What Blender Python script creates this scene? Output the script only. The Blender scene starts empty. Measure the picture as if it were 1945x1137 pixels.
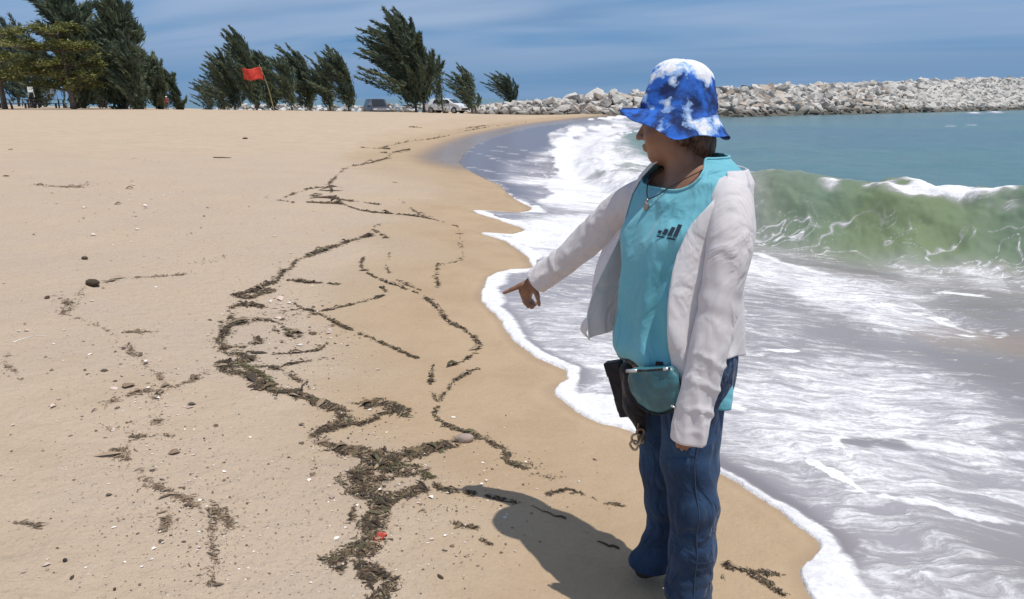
import bpy, bmesh, math, random
import numpy as np
from mathutils import Vector, Matrix, Euler

random.seed(7)
RNG = np.random.default_rng(7)
SC = bpy.context.scene
COL = SC.collection

# ------------------------------------------------------------------ camera
F_PX, CX, CY = 1500.0, 972.5, 568.5          # focal length and centre in the photograph's pixels
PITCH = math.atan((568.5 - 187.0) / F_PX)
H_CAM = 1.5
cam_d = bpy.data.cameras.new('camera')
cam = bpy.data.objects.new('camera', cam_d)
COL.objects.link(cam)
cam.location = (0, 0, H_CAM)
cam.rotation_euler = (math.pi / 2 - PITCH, 0, 0)
cam_d.sensor_width = 36.0
cam_d.lens = 36.0 * F_PX / 1945.0
cam_d.clip_start = 0.05
cam_d.clip_end = 20000
SC.camera = cam

# ------------------------------------------------------------------ sun and sky
SUN_EL, SUN_AZ = math.radians(72), math.radians(-37)   # azimuth of the direction towards the sun, from +X
sun_dir = Vector((math.cos(SUN_EL) * math.cos(SUN_AZ), math.cos(SUN_EL) * math.sin(SUN_AZ), math.sin(SUN_EL)))
sun_d = bpy.data.lights.new('sun', 'SUN')
sun_d.energy = 3.6
sun_d.angle = math.radians(0.53)
sun_d.color = (1.0, 0.955, 0.88)
sun = bpy.data.objects.new('sun', sun_d)
COL.objects.link(sun)
sun.rotation_euler = sun_dir.to_track_quat('Z', 'Y').to_euler()
sun.location = (0, 0, 30)

world = bpy.data.worlds.new('World')
SC.world = world
world.use_nodes = True
SC.view_settings.view_transform = 'Standard'
SC.view_settings.look = 'None'
SC.view_settings.exposure = 0.0
SC.view_settings.gamma = 1.0


class NT:
    """small node-tree writer"""
    def __init__(s, tree):
        s.t = tree
        s.n = tree.nodes
        s.l = tree.links

    def node(s, typ, **kw):
        n = s.n.new(typ)
        for k, v in kw.items():
            setattr(n, k, v)
        return n

    def put(s, sock, v):
        if isinstance(v, bpy.types.NodeSocket):
            s.l.new(v, sock)
        elif v is not None:
            if sock.type == 'RGBA' and len(v) == 3:
                v = (*v, 1.0)
            sock.default_value = v

    def math(s, op, a, b=None, c=None, clamp=False):
        n = s.node('ShaderNodeMath', operation=op, use_clamp=clamp)
        s.put(n.inputs[0], a)
        if b is not None: s.put(n.inputs[1], b)
        if c is not None: s.put(n.inputs[2], c)
        return n.outputs[0]

    def mix(s, f, a, b, typ='RGBA', blend='MIX'):
        n = s.node('ShaderNodeMix', data_type=typ)
        if typ == 'RGBA':
            n.blend_type = blend
            i, o = (0, 6, 7), 2
        else:
            i, o = (0, 2, 3), 0
        s.put(n.inputs[i[0]], f); s.put(n.inputs[i[1]], a); s.put(n.inputs[i[2]], b)
        return n.outputs[o]

    def noise(s, vec, scale, detail=4, rough=0.5, dist=0.0):
        n = s.node('ShaderNodeTexNoise')
        if vec is not None: s.put(n.inputs['Vector'], vec)
        n.inputs['Scale'].default_value = scale
        n.inputs['Detail'].default_value = detail
        n.inputs['Roughness'].default_value = rough
        n.inputs['Distortion'].default_value = dist
        return n.outputs['Fac']

    def noisec(s, vec, scale, detail=3):
        n = s.node('ShaderNodeTexNoise')
        if vec is not None: s.put(n.inputs['Vector'], vec)
        n.inputs['Scale'].default_value = scale
        n.inputs['Detail'].default_value = detail
        return n.outputs['Color']

    def voro(s, vec, scale, feature='F1', rnd=1.0, out='Distance'):
        n = s.node('ShaderNodeTexVoronoi', feature=feature)
        if vec is not None: s.put(n.inputs['Vector'], vec)
        n.inputs['Scale'].default_value = scale
        n.inputs['Randomness'].default_value = rnd
        return n.outputs[out]

    def ramp(s, f, lo, hi, a=0.0, b=1.0, smooth=True):
        n = s.node('ShaderNodeMapRange')
        n.interpolation_type = 'SMOOTHSTEP' if smooth else 'LINEAR'
        s.put(n.inputs[0], f)
        s.put(n.inputs[1], lo); s.put(n.inputs[2], hi); s.put(n.inputs[3], a); s.put(n.inputs[4], b)
        return n.outputs[0]

    def attr(s, name, out='Fac'):
        n = s.node('ShaderNodeAttribute', attribute_name=name)
        return n.outputs[out]

    def pos(s):
        return s.node('ShaderNodeTexCoord').outputs['Object']

    def scale(s, v, sc, rot=(0, 0, 0), loc=(0, 0, 0)):
        n = s.node('ShaderNodeMapping')
        s.put(n.inputs[0], v)
        n.inputs['Scale'].default_value = sc
        n.inputs['Rotation'].default_value = rot
        n.inputs['Location'].default_value = loc
        return n.outputs[0]

    def vmath(s, op, a, b=None):
        n = s.node('ShaderNodeVectorMath', operation=op)
        s.put(n.inputs[0], a)
        if b is not None: s.put(n.inputs[1], b)
        return n.outputs[0]

    def vscale(s, a, f):
        n = s.node('ShaderNodeVectorMath', operation='SCALE')
        s.put(n.inputs[0], a); s.put(n.inputs['Scale'], f)
        return n.outputs[0]

    def bump(s, h, strength, dist, normal=None):
        n = s.node('ShaderNodeBump')
        s.put(n.inputs['Height'], h)
        s.put(n.inputs['Strength'], strength)
        s.put(n.inputs['Distance'], dist)
        if normal is not None: s.put(n.inputs['Normal'], normal)
        return n.outputs[0]


def material(name, color=None, rough=0.6, **kw):
    m = bpy.data.materials.new(name)
    m.use_nodes = True
    nt = NT(m.node_tree)
    b = m.node_tree.nodes['Principled BSDF']
    if color is not None:
        b.inputs['Base Color'].default_value = (*color, 1)
    b.inputs['Roughness'].default_value = rough
    for k, v in kw.items():
        b.inputs[k.replace('_', ' ')].default_value = v
    return m, nt, b


def varied(name, c1, c2, scale=8.0, rough=0.7, bump=0.0, bscale=30.0, detail=4, **kw):
    m, nt, b = material(name, c1, rough, **kw)
    p = nt.pos()
    f = nt.noise(p, scale, detail)
    f = nt.ramp(f, 0.35, 0.65)
    nt.put(b.inputs['Base Color'], nt.mix(f, c1, c2))
    if bump:
        nt.put(b.inputs['Normal'], nt.bump(nt.noise(p, bscale, 4), 1.0, bump))
    return m


def build_sky():
    nt = NT(world.node_tree)
    bg = world.node_tree.nodes['Background']
    STR = 0.1
    sky = nt.node('ShaderNodeTexSky', sky_type='NISHITA')
    sky.sun_disc = False
    sky.sun_elevation = SUN_EL
    sky.sun_rotation = math.pi / 2 - SUN_AZ
    sky.altitude = 0
    sky.air_density = 1.0
    sky.dust_density = 0.6
    sky.ozone_density = 2.5
    g = nt.node('ShaderNodeTexCoord').outputs['Generated']
    sep = nt.node('ShaderNodeSeparateXYZ'); nt.put(sep.inputs[0], g)
    z = nt.math('MAXIMUM', sep.outputs[2], 0.0)
    zz = nt.math('ADD', z, 0.10)
    u = nt.math('DIVIDE', sep.outputs[0], zz)
    v = nt.math('DIVIDE', sep.outputs[1], zz)
    cmb = nt.node('ShaderNodeCombineXYZ'); nt.put(cmb.inputs[0], u); nt.put(cmb.inputs[1], v)
    pv = nt.scale(cmb.outputs[0], (1, 1, 1), (0, 0, math.radians(24)), (3.1, 1.7, 0))
    pv2 = nt.scale(pv, (0.20, 0.55, 1))
    warp = nt.vscale(nt.vmath('SUBTRACT', nt.noisec(pv2, 0.8, 2), (0.5, 0.5, 0.5)), 0.9)
    pw = nt.vmath('ADD', pv2, warp)
    c1 = nt.noise(pw, 1.1, 4, 0.5)
    c2 = nt.noise(pw, 2.4, 3, 0.45)
    cl = nt.math('ADD', nt.math('MULTIPLY', c1, 0.8), nt.math('MULTIPLY', c2, 0.2))
    cm = nt.ramp(cl, 0.32, 0.58)
    blue = (0.105, 0.285, 0.54)
    grey = (0.34, 0.46, 0.66)
    dark = (0.165, 0.285, 0.48)
    s = lambda c: tuple(x / STR for x in c)
    bank = nt.mix(cm, s(blue), s(grey))
    thick = nt.ramp(nt.noise(nt.vmath('ADD', pw, (7.3, 2.2, 0)), 0.9, 3, 0.5), 0.47, 0.66)
    bank = nt.mix(nt.math('MULTIPLY', thick, 0.5), bank, s(dark))
    low = nt.ramp(sep.outputs[2], 0.01, 0.11, 1.0, 0.0)
    bank = nt.mix(nt.math('MULTIPLY', low, 0.8), bank, s((0.165, 0.30, 0.50)))
    hi = nt.ramp(sep.outputs[2], 0.25, 0.75)
    full = nt.mix(hi, bank, nt.mix(nt.math('MULTIPLY', cm, 0.35), sky.outputs[0], s((0.6, 0.66, 0.75))))
    nt.put(bg.inputs['Color'], full)
    bg.inputs['Strength'].default_value = STR


build_sky()

# ------------------------------------------------------------------ numeric helpers
CP, SP = math.cos(PITCH), math.sin(PITCH)


def ray(px, py):
    u = (np.asarray(px, float) - CX) / F_PX
    v = (CY - np.asarray(py, float)) / F_PX
    return np.stack([u, CP + v * SP, -SP + v * CP], -1)


def P(px, py, Y):
    d = ray(px, py)
    return np.array([0, 0, H_CAM]) + d * (Y / d[..., 1:2] if d.ndim > 1 else Y / d[1])


def _hash(ix, iy, iz, seed):
    h = (ix * np.int64(374761393) + iy * np.int64(668265263) + iz * np.int64(2147483647) + np.int64(seed) * np.int64(1274126177)) & 0xffffffff
    h = ((h ^ (h >> 13)) * np.int64(1274126177)) & 0xffffffff
    h = ((h ^ (h >> 16)) * np.int64(2246822519)) & 0xffffffff
    return ((h ^ (h >> 15)) & 0xffffff).astype(np.float64) / 0xffffff


def vnoise(p, seed=0):
    """value noise -1..1 of points (N,2) or (N,3)"""
    p = np.asarray(p, float)
    if p.shape[-1] == 2:
        i = np.floor(p).astype(np.int64); f = p - i
        f = f * f * f * (f * (f * 6 - 15) + 10)
        x, y = i[..., 0], i[..., 1]; fx, fy = f[..., 0], f[..., 1]
        a = _hash(x, y, 0 * x, seed); b = _hash(x + 1, y, 0 * x, seed)
        c = _hash(x, y + 1, 0 * x, seed); d = _hash(x + 1, y + 1, 0 * x, seed)
        return ((a + (b - a) * fx) * (1 - fy) + (c + (d - c) * fx) * fy) * 2 - 1
    i = np.floor(p).astype(np.int64); f = p - i
    f = f * f * (3 - 2 * f)
    x, y, z = i[..., 0], i[..., 1], i[..., 2]
    fx, fy, fz = f[..., 0], f[..., 1], f[..., 2]
    r = 0
    for dz in (0, 1):
        wz = fz if dz else 1 - fz
        for dy in (0, 1):
            wy = fy if dy else 1 - fy
            for dx in (0, 1):
                wx = fx if dx else 1 - fx
                r = r + _hash(x + dx, y + dy, z + dz, seed) * wx * wy * wz
    return r * 2 - 1


def fbm(p, oct=4, seed=0, gain=0.5):
    r, a, s = 0, 1.0, 0
    p = np.asarray(p, float)
    for o in range(oct):
        r = r + a * vnoise(p * (2.03 ** o) + 17.3 * o, seed + o)
        s += a; a *= gain
    return r / s


def sstep(x, a, b):
    t = np.clip((x - a) / (b - a), 0, 1)
    return t * t * (3 - 2 * t)


def poly_dist(p, poly, closed=False, want_t=False):
    poly = np.asarray(poly, float)
    if want_t or len(p) < 4000 or len(poly) < 12: return _poly_dist(p, poly, closed, want_t)
    if closed: poly = np.vstack([poly, poly[:1]])
    # points in blocks, each against the segments that can be nearest to it
    out = np.empty(len(p)); B = 1024
    a, b = poly[:-1], poly[1:]
    for i in range(0, len(p), B):
        q = p[i:i + B]
        c = (q.min(0) + q.max(0)) / 2; rad = np.hypot(*(q - c).T).max()
        d = b - a; t = np.clip((((c - a) * d).sum(1)) / ((d * d).sum(1) + 1e-12), 0, 1)
        sd = np.hypot(*(c - a - d * t[:, None]).T)
        k = np.nonzero(sd <= sd.min() + 2 * rad + 1e-6)[0]
        A, D, Q = a[k], d[k], q
        w = ((Q[:, None, :] - A[None]) * D[None]).sum(2) / ((D * D).sum(1) + 1e-12)[None]
        w = np.clip(w, 0, 1)
        e = Q[:, None, :] - A[None] - D[None] * w[..., None]
        out[i:i + B] = np.sqrt((e * e).sum(2).min(1))
    return out


def _poly_dist(p, poly, closed=False, want_t=False):
    """distance of points p (N,2) to a polyline; sign is not given"""
    poly = np.asarray(poly, float)
    if closed: poly = np.vstack([poly, poly[:1]])
    p = np.ascontiguousarray(p, float)
    best = np.full(len(p), 1e18); bt = np.zeros(len(p)); acc = 0.0; side = np.zeros(len(p))
    for a, b in zip(poly[:-1], poly[1:]):
        d = b - a; L2 = float(d @ d) + 1e-12; L = math.sqrt(L2)
        q = p - a
        t = np.clip((q @ d) / L2, 0, 1)
        ex = q[:, 0] - t * d[0]; ey = q[:, 1] - t * d[1]
        dd = ex * ex + ey * ey
        m = dd < best
        best[m] = dd[m]
        if want_t:
            bt[m] = acc + t[m] * L
            side[m] = np.sign(d[0] * q[m, 1] - d[1] * q[m, 0])
        acc += L
    r = np.sqrt(best)
    return (r, bt, side) if want_t else r


def inside(p, poly):
    poly = np.asarray(poly, float)
    c = np.zeros(len(p), bool)
    j = len(poly) - 1
    for i in range(len(poly)):
        xi, yi = poly[i]; xj, yj = poly[j]
        if yi != yj:
            m = ((yi > p[:, 1]) != (yj > p[:, 1])) & (p[:, 0] < (xj - xi) * (p[:, 1] - yi) / (yj - yi) + xi)
            c ^= m
        j = i
    return c


def smooth_line(pts, step):
    """resample a polyline with Catmull-Rom"""
    pts = np.asarray(pts, float)
    q = np.vstack([2 * pts[0] - pts[1], pts, 2 * pts[-1] - pts[-2]])
    out = []
    for i in range(1, len(q) - 2):
        n = max(1, int(np.linalg.norm(q[i + 1] - q[i]) / step))
        for k in range(n):
            t = k / n
            out.append(0.5 * ((2 * q[i]) + (-q[i - 1] + q[i + 1]) * t + (2 * q[i - 1] - 5 * q[i] + 4 * q[i + 1] - q[i + 2]) * t * t
                              + (-q[i - 1] + 3 * q[i] - 3 * q[i + 1] + q[i + 2]) * t ** 3))
    out.append(pts[-1])
    return np.array(out)


def mesh_from(name, V, Fc, mat=None, smooth=True, attrs=None, kind=None, parent=None, colors=None):
    """V (n,3), Fc (m,3|4) -> object"""
    me = bpy.data.meshes.new(name)
    V = np.asarray(V, np.float32); Fc = np.asarray(Fc, np.int32)
    k = Fc.shape[1]
    me.vertices.add(len(V)); me.vertices.foreach_set('co', V.ravel())
    me.loops.add(Fc.size); me.loops.foreach_set('vertex_index', Fc.ravel())
    me.polygons.add(len(Fc))
    me.polygons.foreach_set('loop_start', np.arange(0, Fc.size, k, dtype=np.int32))
    me.polygons.foreach_set('loop_total', np.full(len(Fc), k, np.int32))
    me.update(calc_edges=True)
    me.polygons.foreach_set('use_smooth', np.full(len(Fc), bool(smooth)))
    for n, a in (attrs or {}).items():
        at = me.attributes.new(n, 'FLOAT', 'POINT')
        at.data.foreach_set('value', np.asarray(a, np.float32))
    for n, a in (colors or {}).items():
        at = me.attributes.new(n, 'FLOAT_COLOR', 'POINT')
        a = np.asarray(a, np.float32)
        if a.shape[1] == 3: a = np.hstack([a, np.ones((len(a), 1), np.float32)])
        at.data.foreach_set('color', a.ravel())
    if mat: me.materials.append(mat)
    ob = bpy.data.objects.new(name, me)
    COL.objects.link(ob)
    if kind: ob['kind'] = kind
    if parent: ob.parent = parent
    return ob


def tag(o, label=None, cat=None, group=None, kind=None):
    if label: o['label'] = label
    if cat: o['category'] = cat
    if group: o['group'] = group
    if kind: o['kind'] = kind
    return o


def empty(name, loc, rz=0.0):
    o = bpy.data.objects.new(name, None)
    o.location = loc; o.rotation_euler = (0, 0, rz)
    o.empty_display_size = 0.2
    COL.objects.link(o)
    return o


class MB:
    """collects boxes, tubes and faces into one mesh"""
    def __init__(s):
        s.v, s.f = [], []

    def add(s, V, Fc):
        o = len(s.v)
        s.v += [tuple(map(float, v)) for v in V]
        s.f += [tuple(int(i) + o for i in f) for f in Fc]
        return s

    def box(s, c, size, R=None, taper=1.0):
        x, y, z = size[0] / 2, size[1] / 2, size[2] / 2
        V = [Vector((sx * x * (taper if sz > 0 else 1), sy * y * (taper if sz > 0 else 1), sz * z)) for sz in (-1, 1) for sx, sy in ((-1, -1), (1, -1), (1, 1), (-1, 1))]
        if R is not None: V = [R @ v for v in V]
        V = [v + Vector(c) for v in V]
        return s.add(V, [(3, 2, 1, 0), (4, 5, 6, 7), (0, 1, 5, 4), (1, 2, 6, 5), (2, 3, 7, 6), (3, 0, 4, 7)])

    def tube(s, pts, rad, n=8, cap=True, flat=None):
        pts = [Vector(p) for p in pts]
        if not hasattr(rad, '__len__'): rad = [rad] * len(pts)
        V, Fc = [], []
        ref = Vector((0.12, 0.3, 1)).normalized()
        for i, p in enumerate(pts):
            d = (pts[min(i + 1, len(pts) - 1)] - pts[max(i - 1, 0)]).normalized()
            a = d.cross(ref)
            if a.length < 1e-3: a = d.cross(Vector((1, 0, 0)))
            a.normalize(); b = d.cross(a)
            for k in range(n):
                t = 2 * math.pi * k / n
                V.append(p + (a * math.cos(t) + b * math.sin(t) * (flat or 1)) * rad[i])
        for i in range(len(pts) - 1):
            for k in range(n):
                Fc.append((i * n + k, i * n + (k + 1) % n, (i + 1) * n + (k + 1) % n, (i + 1) * n + k))
        if cap:
            Fc.append(tuple(range(n - 1, -1, -1))); Fc.append(tuple(range((len(pts) - 1) * n, len(pts) * n)))
        return s.add(V, Fc)

    def build(s, name, mat, parent=None, smooth=False, bevel=0.0):
        me = bpy.data.meshes.new(name)
        me.from_pydata(s.v, [], s.f)
        me.materials.append(mat)
        me.polygons.foreach_set('use_smooth', np.full(len(me.polygons), bool(smooth)))
        me.update()
        o = bpy.data.objects.new(name, me)
        COL.objects.link(o)
        if parent: o.parent = parent
        if bevel:
            md = o.modifiers.new('bevel', 'BEVEL'); md.width = bevel; md.segments = 2; md.limit_method = 'ANGLE'
        return o

# ------------------------------------------------------------------ the beach: height of the ground
Z_SEA = -0.35
Z_EDGE = -0.05


def plane_pt(px, py, z):
    d = ray(px, py)
    t = (z - H_CAM) / d[..., 2]
    return np.stack([d[..., 0] * t, d[..., 1] * t], -1)


EDGE_PX = [(1545, 1137), (1521, 1085), (1560, 1037), (1505, 985), (1440, 942), (1375, 903), (1300, 862), (1195, 815), (1130, 800),
           (1085, 775), (1052, 745), (1082, 722), (1080, 703), (1022, 682), (975, 648), (950, 612), (917, 572), (930, 530), (972, 513),
           (1012, 506), (1003, 484), (955, 458), (912, 447), (975, 446), (1000, 436), (965, 424), (898, 405), (985, 404), (1012, 392),
           (975, 376), (952, 352), (905, 332), (872, 310), (885, 290), (930, 264), (1015, 241), (1100, 228), (1185, 218)]
edge_w = plane_pt(np.array([p[0] for p in EDGE_PX]), np.array([p[1] for p in EDGE_PX]), Z_EDGE)
head = np.array([(30.0, -400.0), (5.0, -40.0), (2.2, -6.0), (1.5, -1.5), (1.33, 0.5), (1.32, 1.3)])
tail = np.array([(14.0, 84.0)])
EDGE = np.vstack([head, edge_w, tail])
# fine version of the swash edge with small lobes
_pe = smooth_line(np.array(EDGE_PX, float), 14.0)
EDGE_F = np.vstack([head[3:], plane_pt(_pe[:, 0], _pe[:, 1], Z_EDGE)])
# the smoothed shore that the ground follows
smooth_px = [(1545, 1137), (1540, 1060), (1440, 945), (1300, 862), (1160, 800), (1060, 720), (990, 640), (955, 560), (975, 490),
             (985, 430), (960, 370), (900, 320), (895, 290), (935, 264), (1015, 241), (1100, 228), (1185, 218)]
sm = plane_pt(np.array([p[0] for p in smooth_px]), np.array([p[1] for p in smooth_px]), Z_EDGE)
SHORE = np.vstack([head, plane_pt(*smooth_line(np.array(smooth_px, float), 40.0).T, Z_EDGE), tail])
COAST = np.array([(9, 92), (-8, 94), (-30, 100), (-80, 150), (-400, 300), (-4000, 900), (-4000, -4000), (200, -4000)], float)
LAND = np.vstack([SHORE, COAST])
LAND_F = np.vstack([head[:3], EDGE_F, tail, COAST])


def shore_d(p):
    d = poly_dist(p, LAND, closed=True)
    return np.where(inside(p, LAND), d, -d)


_rd = np.random.default_rng(91)
DIMPLES = [(*_q, _rd.uniform(.07, .13), _rd.uniform(.008, .018), _rd.uniform(0, 3.14)) for _q in np.column_stack([_rd.uniform(-7, 0.0, 150), _rd.uniform(2.2, 20, 150)]) if _q[0] > -0.62 * _q[1]]


def ground(p):
    """height of the sand at (N,2)"""
    p = np.asarray(p, float).reshape(-1, 2)
    d = shore_d(p)
    up = Z_EDGE + 0.80 * (1 - np.exp(-np.maximum(d, 0) / 13.0))
    dn = np.maximum(-2.8, Z_EDGE + 0.085 * np.minimum(d, 0))
    h = np.where(d > 0, up, dn)
    Y, X = p[:, 1], p[:, 0]
    drop = sstep(Y, 63, 79) * sstep(X, -34, -22) * sstep(d, 0, 6)
    h = h - drop * 0.72 * sstep(d, 0, 15)
    # gentle hummocks in the dry sand
    r = np.hypot(X, Y)
    dry = sstep(d, 0.6, 4.0)
    h = h + dry * (0.022 * fbm(p * 0.55, 3, 3) + 0.016 * fbm(p * 2.1, 2, 8) * (r < 40) + 0.007 * fbm(p * 5.5, 2, 9) * (r < 16))
    h = h + 0.004 * fbm(p * 3.0, 2, 12) * sstep(d, -0.2, 0.6)
    if len(p) > 5 or True:
        for x0, y0, rr, dep, an in DIMPLES:
            k = np.nonzero((np.abs(X - x0) < rr * 3) & (np.abs(Y - y0) < rr * 3) & (d > 1.3))[0]
            if len(k):
                dx, dy = X[k] - x0, Y[k] - y0
                u, v = (dx * math.cos(an) + dy * math.sin(an)) / rr, (dy * math.cos(an) - dx * math.sin(an)) / (rr * 0.5)
                e = u * u + v * v
                h[k] += dep * (-np.exp(-e) + 0.35 * np.exp(-(np.sqrt(e) - 1.5) ** 2 * 5))
        hx, hy = -11.6, 21.5
        h = h - 0.07 * np.exp(-((X - hx) / 0.55) ** 2 - ((Y - hy) / 0.35) ** 2)
    return h


def G(px, py):
    """points of the sand surface seen at the given pixels"""
    px = np.atleast_1d(np.asarray(px, float)); py = np.atleast_1d(np.asarray(py, float))
    d = ray(px, py)
    best = None
    lo = np.full(len(px), 1.0); hi = np.full(len(px), np.nan)
    ts = np.geomspace(1.2, 130, 90)
    prev = np.full(len(px), 1.0)
    for t in ts:
        tt = t / d[:, 1]
        q = d * tt[:, None]
        z = q[:, 2] + H_CAM - ground(q[:, :2])
        hit = (z < 0) & np.isnan(hi)
        hi[hit] = t; lo[hit] = prev[hit]
        prev[:] = t
    hi = np.where(np.isnan(hi), 75.0, hi)
    for _ in range(14):
        m = (lo + hi) / 2
        q = d * (m / d[:, 1])[:, None]
        z = q[:, 2] + H_CAM - ground(q[:, :2])
        hi = np.where(z < 0, m, hi); lo = np.where(z < 0, lo, m)
    q = d * (hi / d[:, 1])[:, None]
    return np.column_stack([q[:, 0], q[:, 1], ground(q[:, :2])])


def gz(x, y):
    return float(ground(np.array([[x, y]]))[0])


def polar_grid(az, rad):
    A, R = np.meshgrid(az, rad)
    p = np.column_stack([(R * np.sin(A)).ravel(), (R * np.cos(A)).ravel()])
    n, m = A.shape
    i = np.arange(n * m).reshape(n, m)
    Fc = np.stack([i[:-1, :-1], i[:-1, 1:], i[1:, 1:], i[1:, :-1]], -1).reshape(-1, 4)
    return p, Fc


def radii(r0, r1, c, cap_lo, cap_hi, cap):
    out = [r0]
    while out[-1] < r1:
        r = out[-1]
        dr = c * r * r
        if cap_lo < r < cap_hi: dr = min(dr, cap)
        if r > 60: dr = r * 0.06
        out.append(r + dr)
    return np.array(out)

# ------------------------------------------------------------------ sand
def sand_material():
    m, nt, b = material('beach_sand', (0.45, 0.34, 0.22), 0.9)
    p = nt.pos()
    wet = nt.attr('wet'); grit = nt.attr('grit')
    big = nt.noise(p, 0.35, 3)
    med = nt.noise(p, 2.2, 5, 0.6)
    fine = nt.noise(p, 60, 3, 0.7)
    vf = nt.noise(p, 260, 2, 0.7)
    gold = nt.mix(nt.ramp(big, 0.35, 0.65), (0.505, 0.388, 0.270), (0.535, 0.408, 0.284))
    base = nt.mix(nt.ramp(big, 0.35, 0.65), (0.53, 0.420, 0.312), (0.555, 0.434, 0.320))
    base = nt.mix(nt.attr('golden'), base, gold)
    base = nt.mix(nt.math('MULTIPLY', nt.ramp(med, 0.38, 0.68), 0.35), base, (0.40, 0.285, 0.185))
    pale = nt.mix(nt.ramp(nt.noise(p, 1.1, 4), 0.4, 0.6), (0.50, 0.400, 0.310), (0.53, 0.415, 0.312))
    base = nt.mix(nt.math('MULTIPLY', grit, 0.75), base, pale)
    # grains
    sp = nt.math('ADD', nt.math('MULTIPLY', fine, 0.5), nt.math('MULTIPLY', vf, 0.5))
    base = nt.mix(nt.ramp(sp, 0.30, 0.46, 0.42, 0.0), base, (0.24, 0.16, 0.10))
    base = nt.mix(nt.ramp(sp, 0.56, 0.70, 0.0, 0.40), base, (0.66, 0.56, 0.45))
    # shell crumbs
    v1 = nt.voro(p, 85, out='Color')
    vd = nt.voro(p, 85)
    sepc = nt.node('ShaderNodeSeparateColor'); nt.put(sepc.inputs[0], v1)
    thr = nt.math('SUBTRACT', 1.0, nt.math('MULTIPLY', grit, 0.13))
    crumb = nt.math('MULTIPLY', nt.math('GREATER_THAN', sepc.outputs[0], thr), nt.math('LESS_THAN', vd, 0.36))
    cc = nt.mix(sepc.outputs[1], (0.26, 0.18, 0.13), (0.66, 0.58, 0.50))
    base = nt.mix(crumb, base, cc)
    # damp and wet sand
    damp = nt.mix(1.0, base, (0.86, 0.83, 0.78), blend='MULTIPLY')
    base = nt.mix(nt.ramp(wet, 0.05, 0.4), base, damp)
    wetc = nt.mix(1.0, base, (0.60, 0.55, 0.52), blend='MULTIPLY')
    wetm = nt.ramp(wet, 0.55, 0.95)
    base = nt.mix(wetm, base, wetc)
    nt.put(b.inputs['Base Color'], base)
    nt.put(b.inputs['Roughness'], nt.mix(wetm, 0.95, 0.22, 'FLOAT'))
    nt.put(b.inputs['Specular IOR Level'], nt.mix(wetm, 0.15, 0.55, 'FLOAT'))
    hgt = nt.math('ADD', nt.math('MULTIPLY', sp, 0.6), nt.math('ADD', nt.math('MULTIPLY', crumb, 0.25), nt.math('MULTIPLY', nt.noise(p, 11, 5, 0.6), 2.6)))
    dry = nt.ramp(wet, 0.0, 0.8, 1.0, 0.12)
    nt.put(b.inputs['Normal'], nt.bump(hgt, dry, 0.014))
    return m


def build_sand():
    az = np.concatenate([np.radians(np.linspace(-180, -45, 40)), np.radians(np.linspace(-44.7, 45, 640)), np.radians(np.linspace(46, 180, 40))])
    rad = np.concatenate([[0.0, 0.4, 0.8], radii(1.1, 5000, 0.0017, 0, 0, 1)])
    p, Fc = polar_grid(az, rad)
    z = ground(p)
    dj = poly_dist(p, LAND_F, closed=True)
    dj = np.where(inside(p, LAND_F), dj, -dj)
    z = np.where(dj < -0.06, z - 0.03 * sstep(-dj, 0.06, 0.2), z)
    r = np.hypot(p[:, 0], p[:, 1])
    n1 = fbm(p * 1.1, 3, 40)
    wetband = 0.12 + 0.02 * r + 0.10 * n1
    golden = 1 - sstep(dj - (0.95 + 0.11 * np.maximum(r - 2.5, 0)) + 0.25 * n1, -0.25, 0.35)
    wet = 0.8 * sstep(-dj, -wetband * (1 + 0.6 * n1), 0.0)
    damp = 0.38 * sstep(-dj, -(1.6 + 0.8 * fbm(p * 0.7, 3, 41) + 0.02 * r), -0.9)
    wet = np.maximum(wet * 0.9, damp)
    # far wet strip left behind by the backwash
    far = np.exp(-((np.maximum(dj, 0)) / 2.2) ** 2) * sstep(r, 9, 22)
    wet = np.maximum(wet, far)
    # grit rich, paler patches
    C = G([230, 420, 330, 560, 150, 700, 420], [430, 330, 900, 1060, 540, 900, 640])[:, :2]
    R = [5.5, 6.0, 0.75, 0.45, 1.6, 0.42, 1.0]
    grit = np.zeros(len(p)); wob = fbm(p * 0.9, 3, 50)
    for c, rr in zip(C, R):
        dd = np.hypot(*(p - c).T) / rr + wob * 0.5
        grit = np.maximum(grit, sstep(-dd, -1.15, -0.5))
    grit = np.maximum(grit, 0.25 * sstep(dj, 0.5, 1.2)) * sstep(dj, 0.45, 1.1)
    V = np.column_stack([p, z])
    ob = mesh_from('beach_sand', V, Fc, sand_material(), attrs={'wet': wet, 'grit': grit, 'golden': golden}, kind='structure')
    return ob


sand = build_sand()

# ------------------------------------------------------------------ the sea
def W(pts, z=Z_SEA + 0.1):
    a = np.array(pts, float)
    return plane_pt(a[:, 0], a[:, 1], z)


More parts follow.
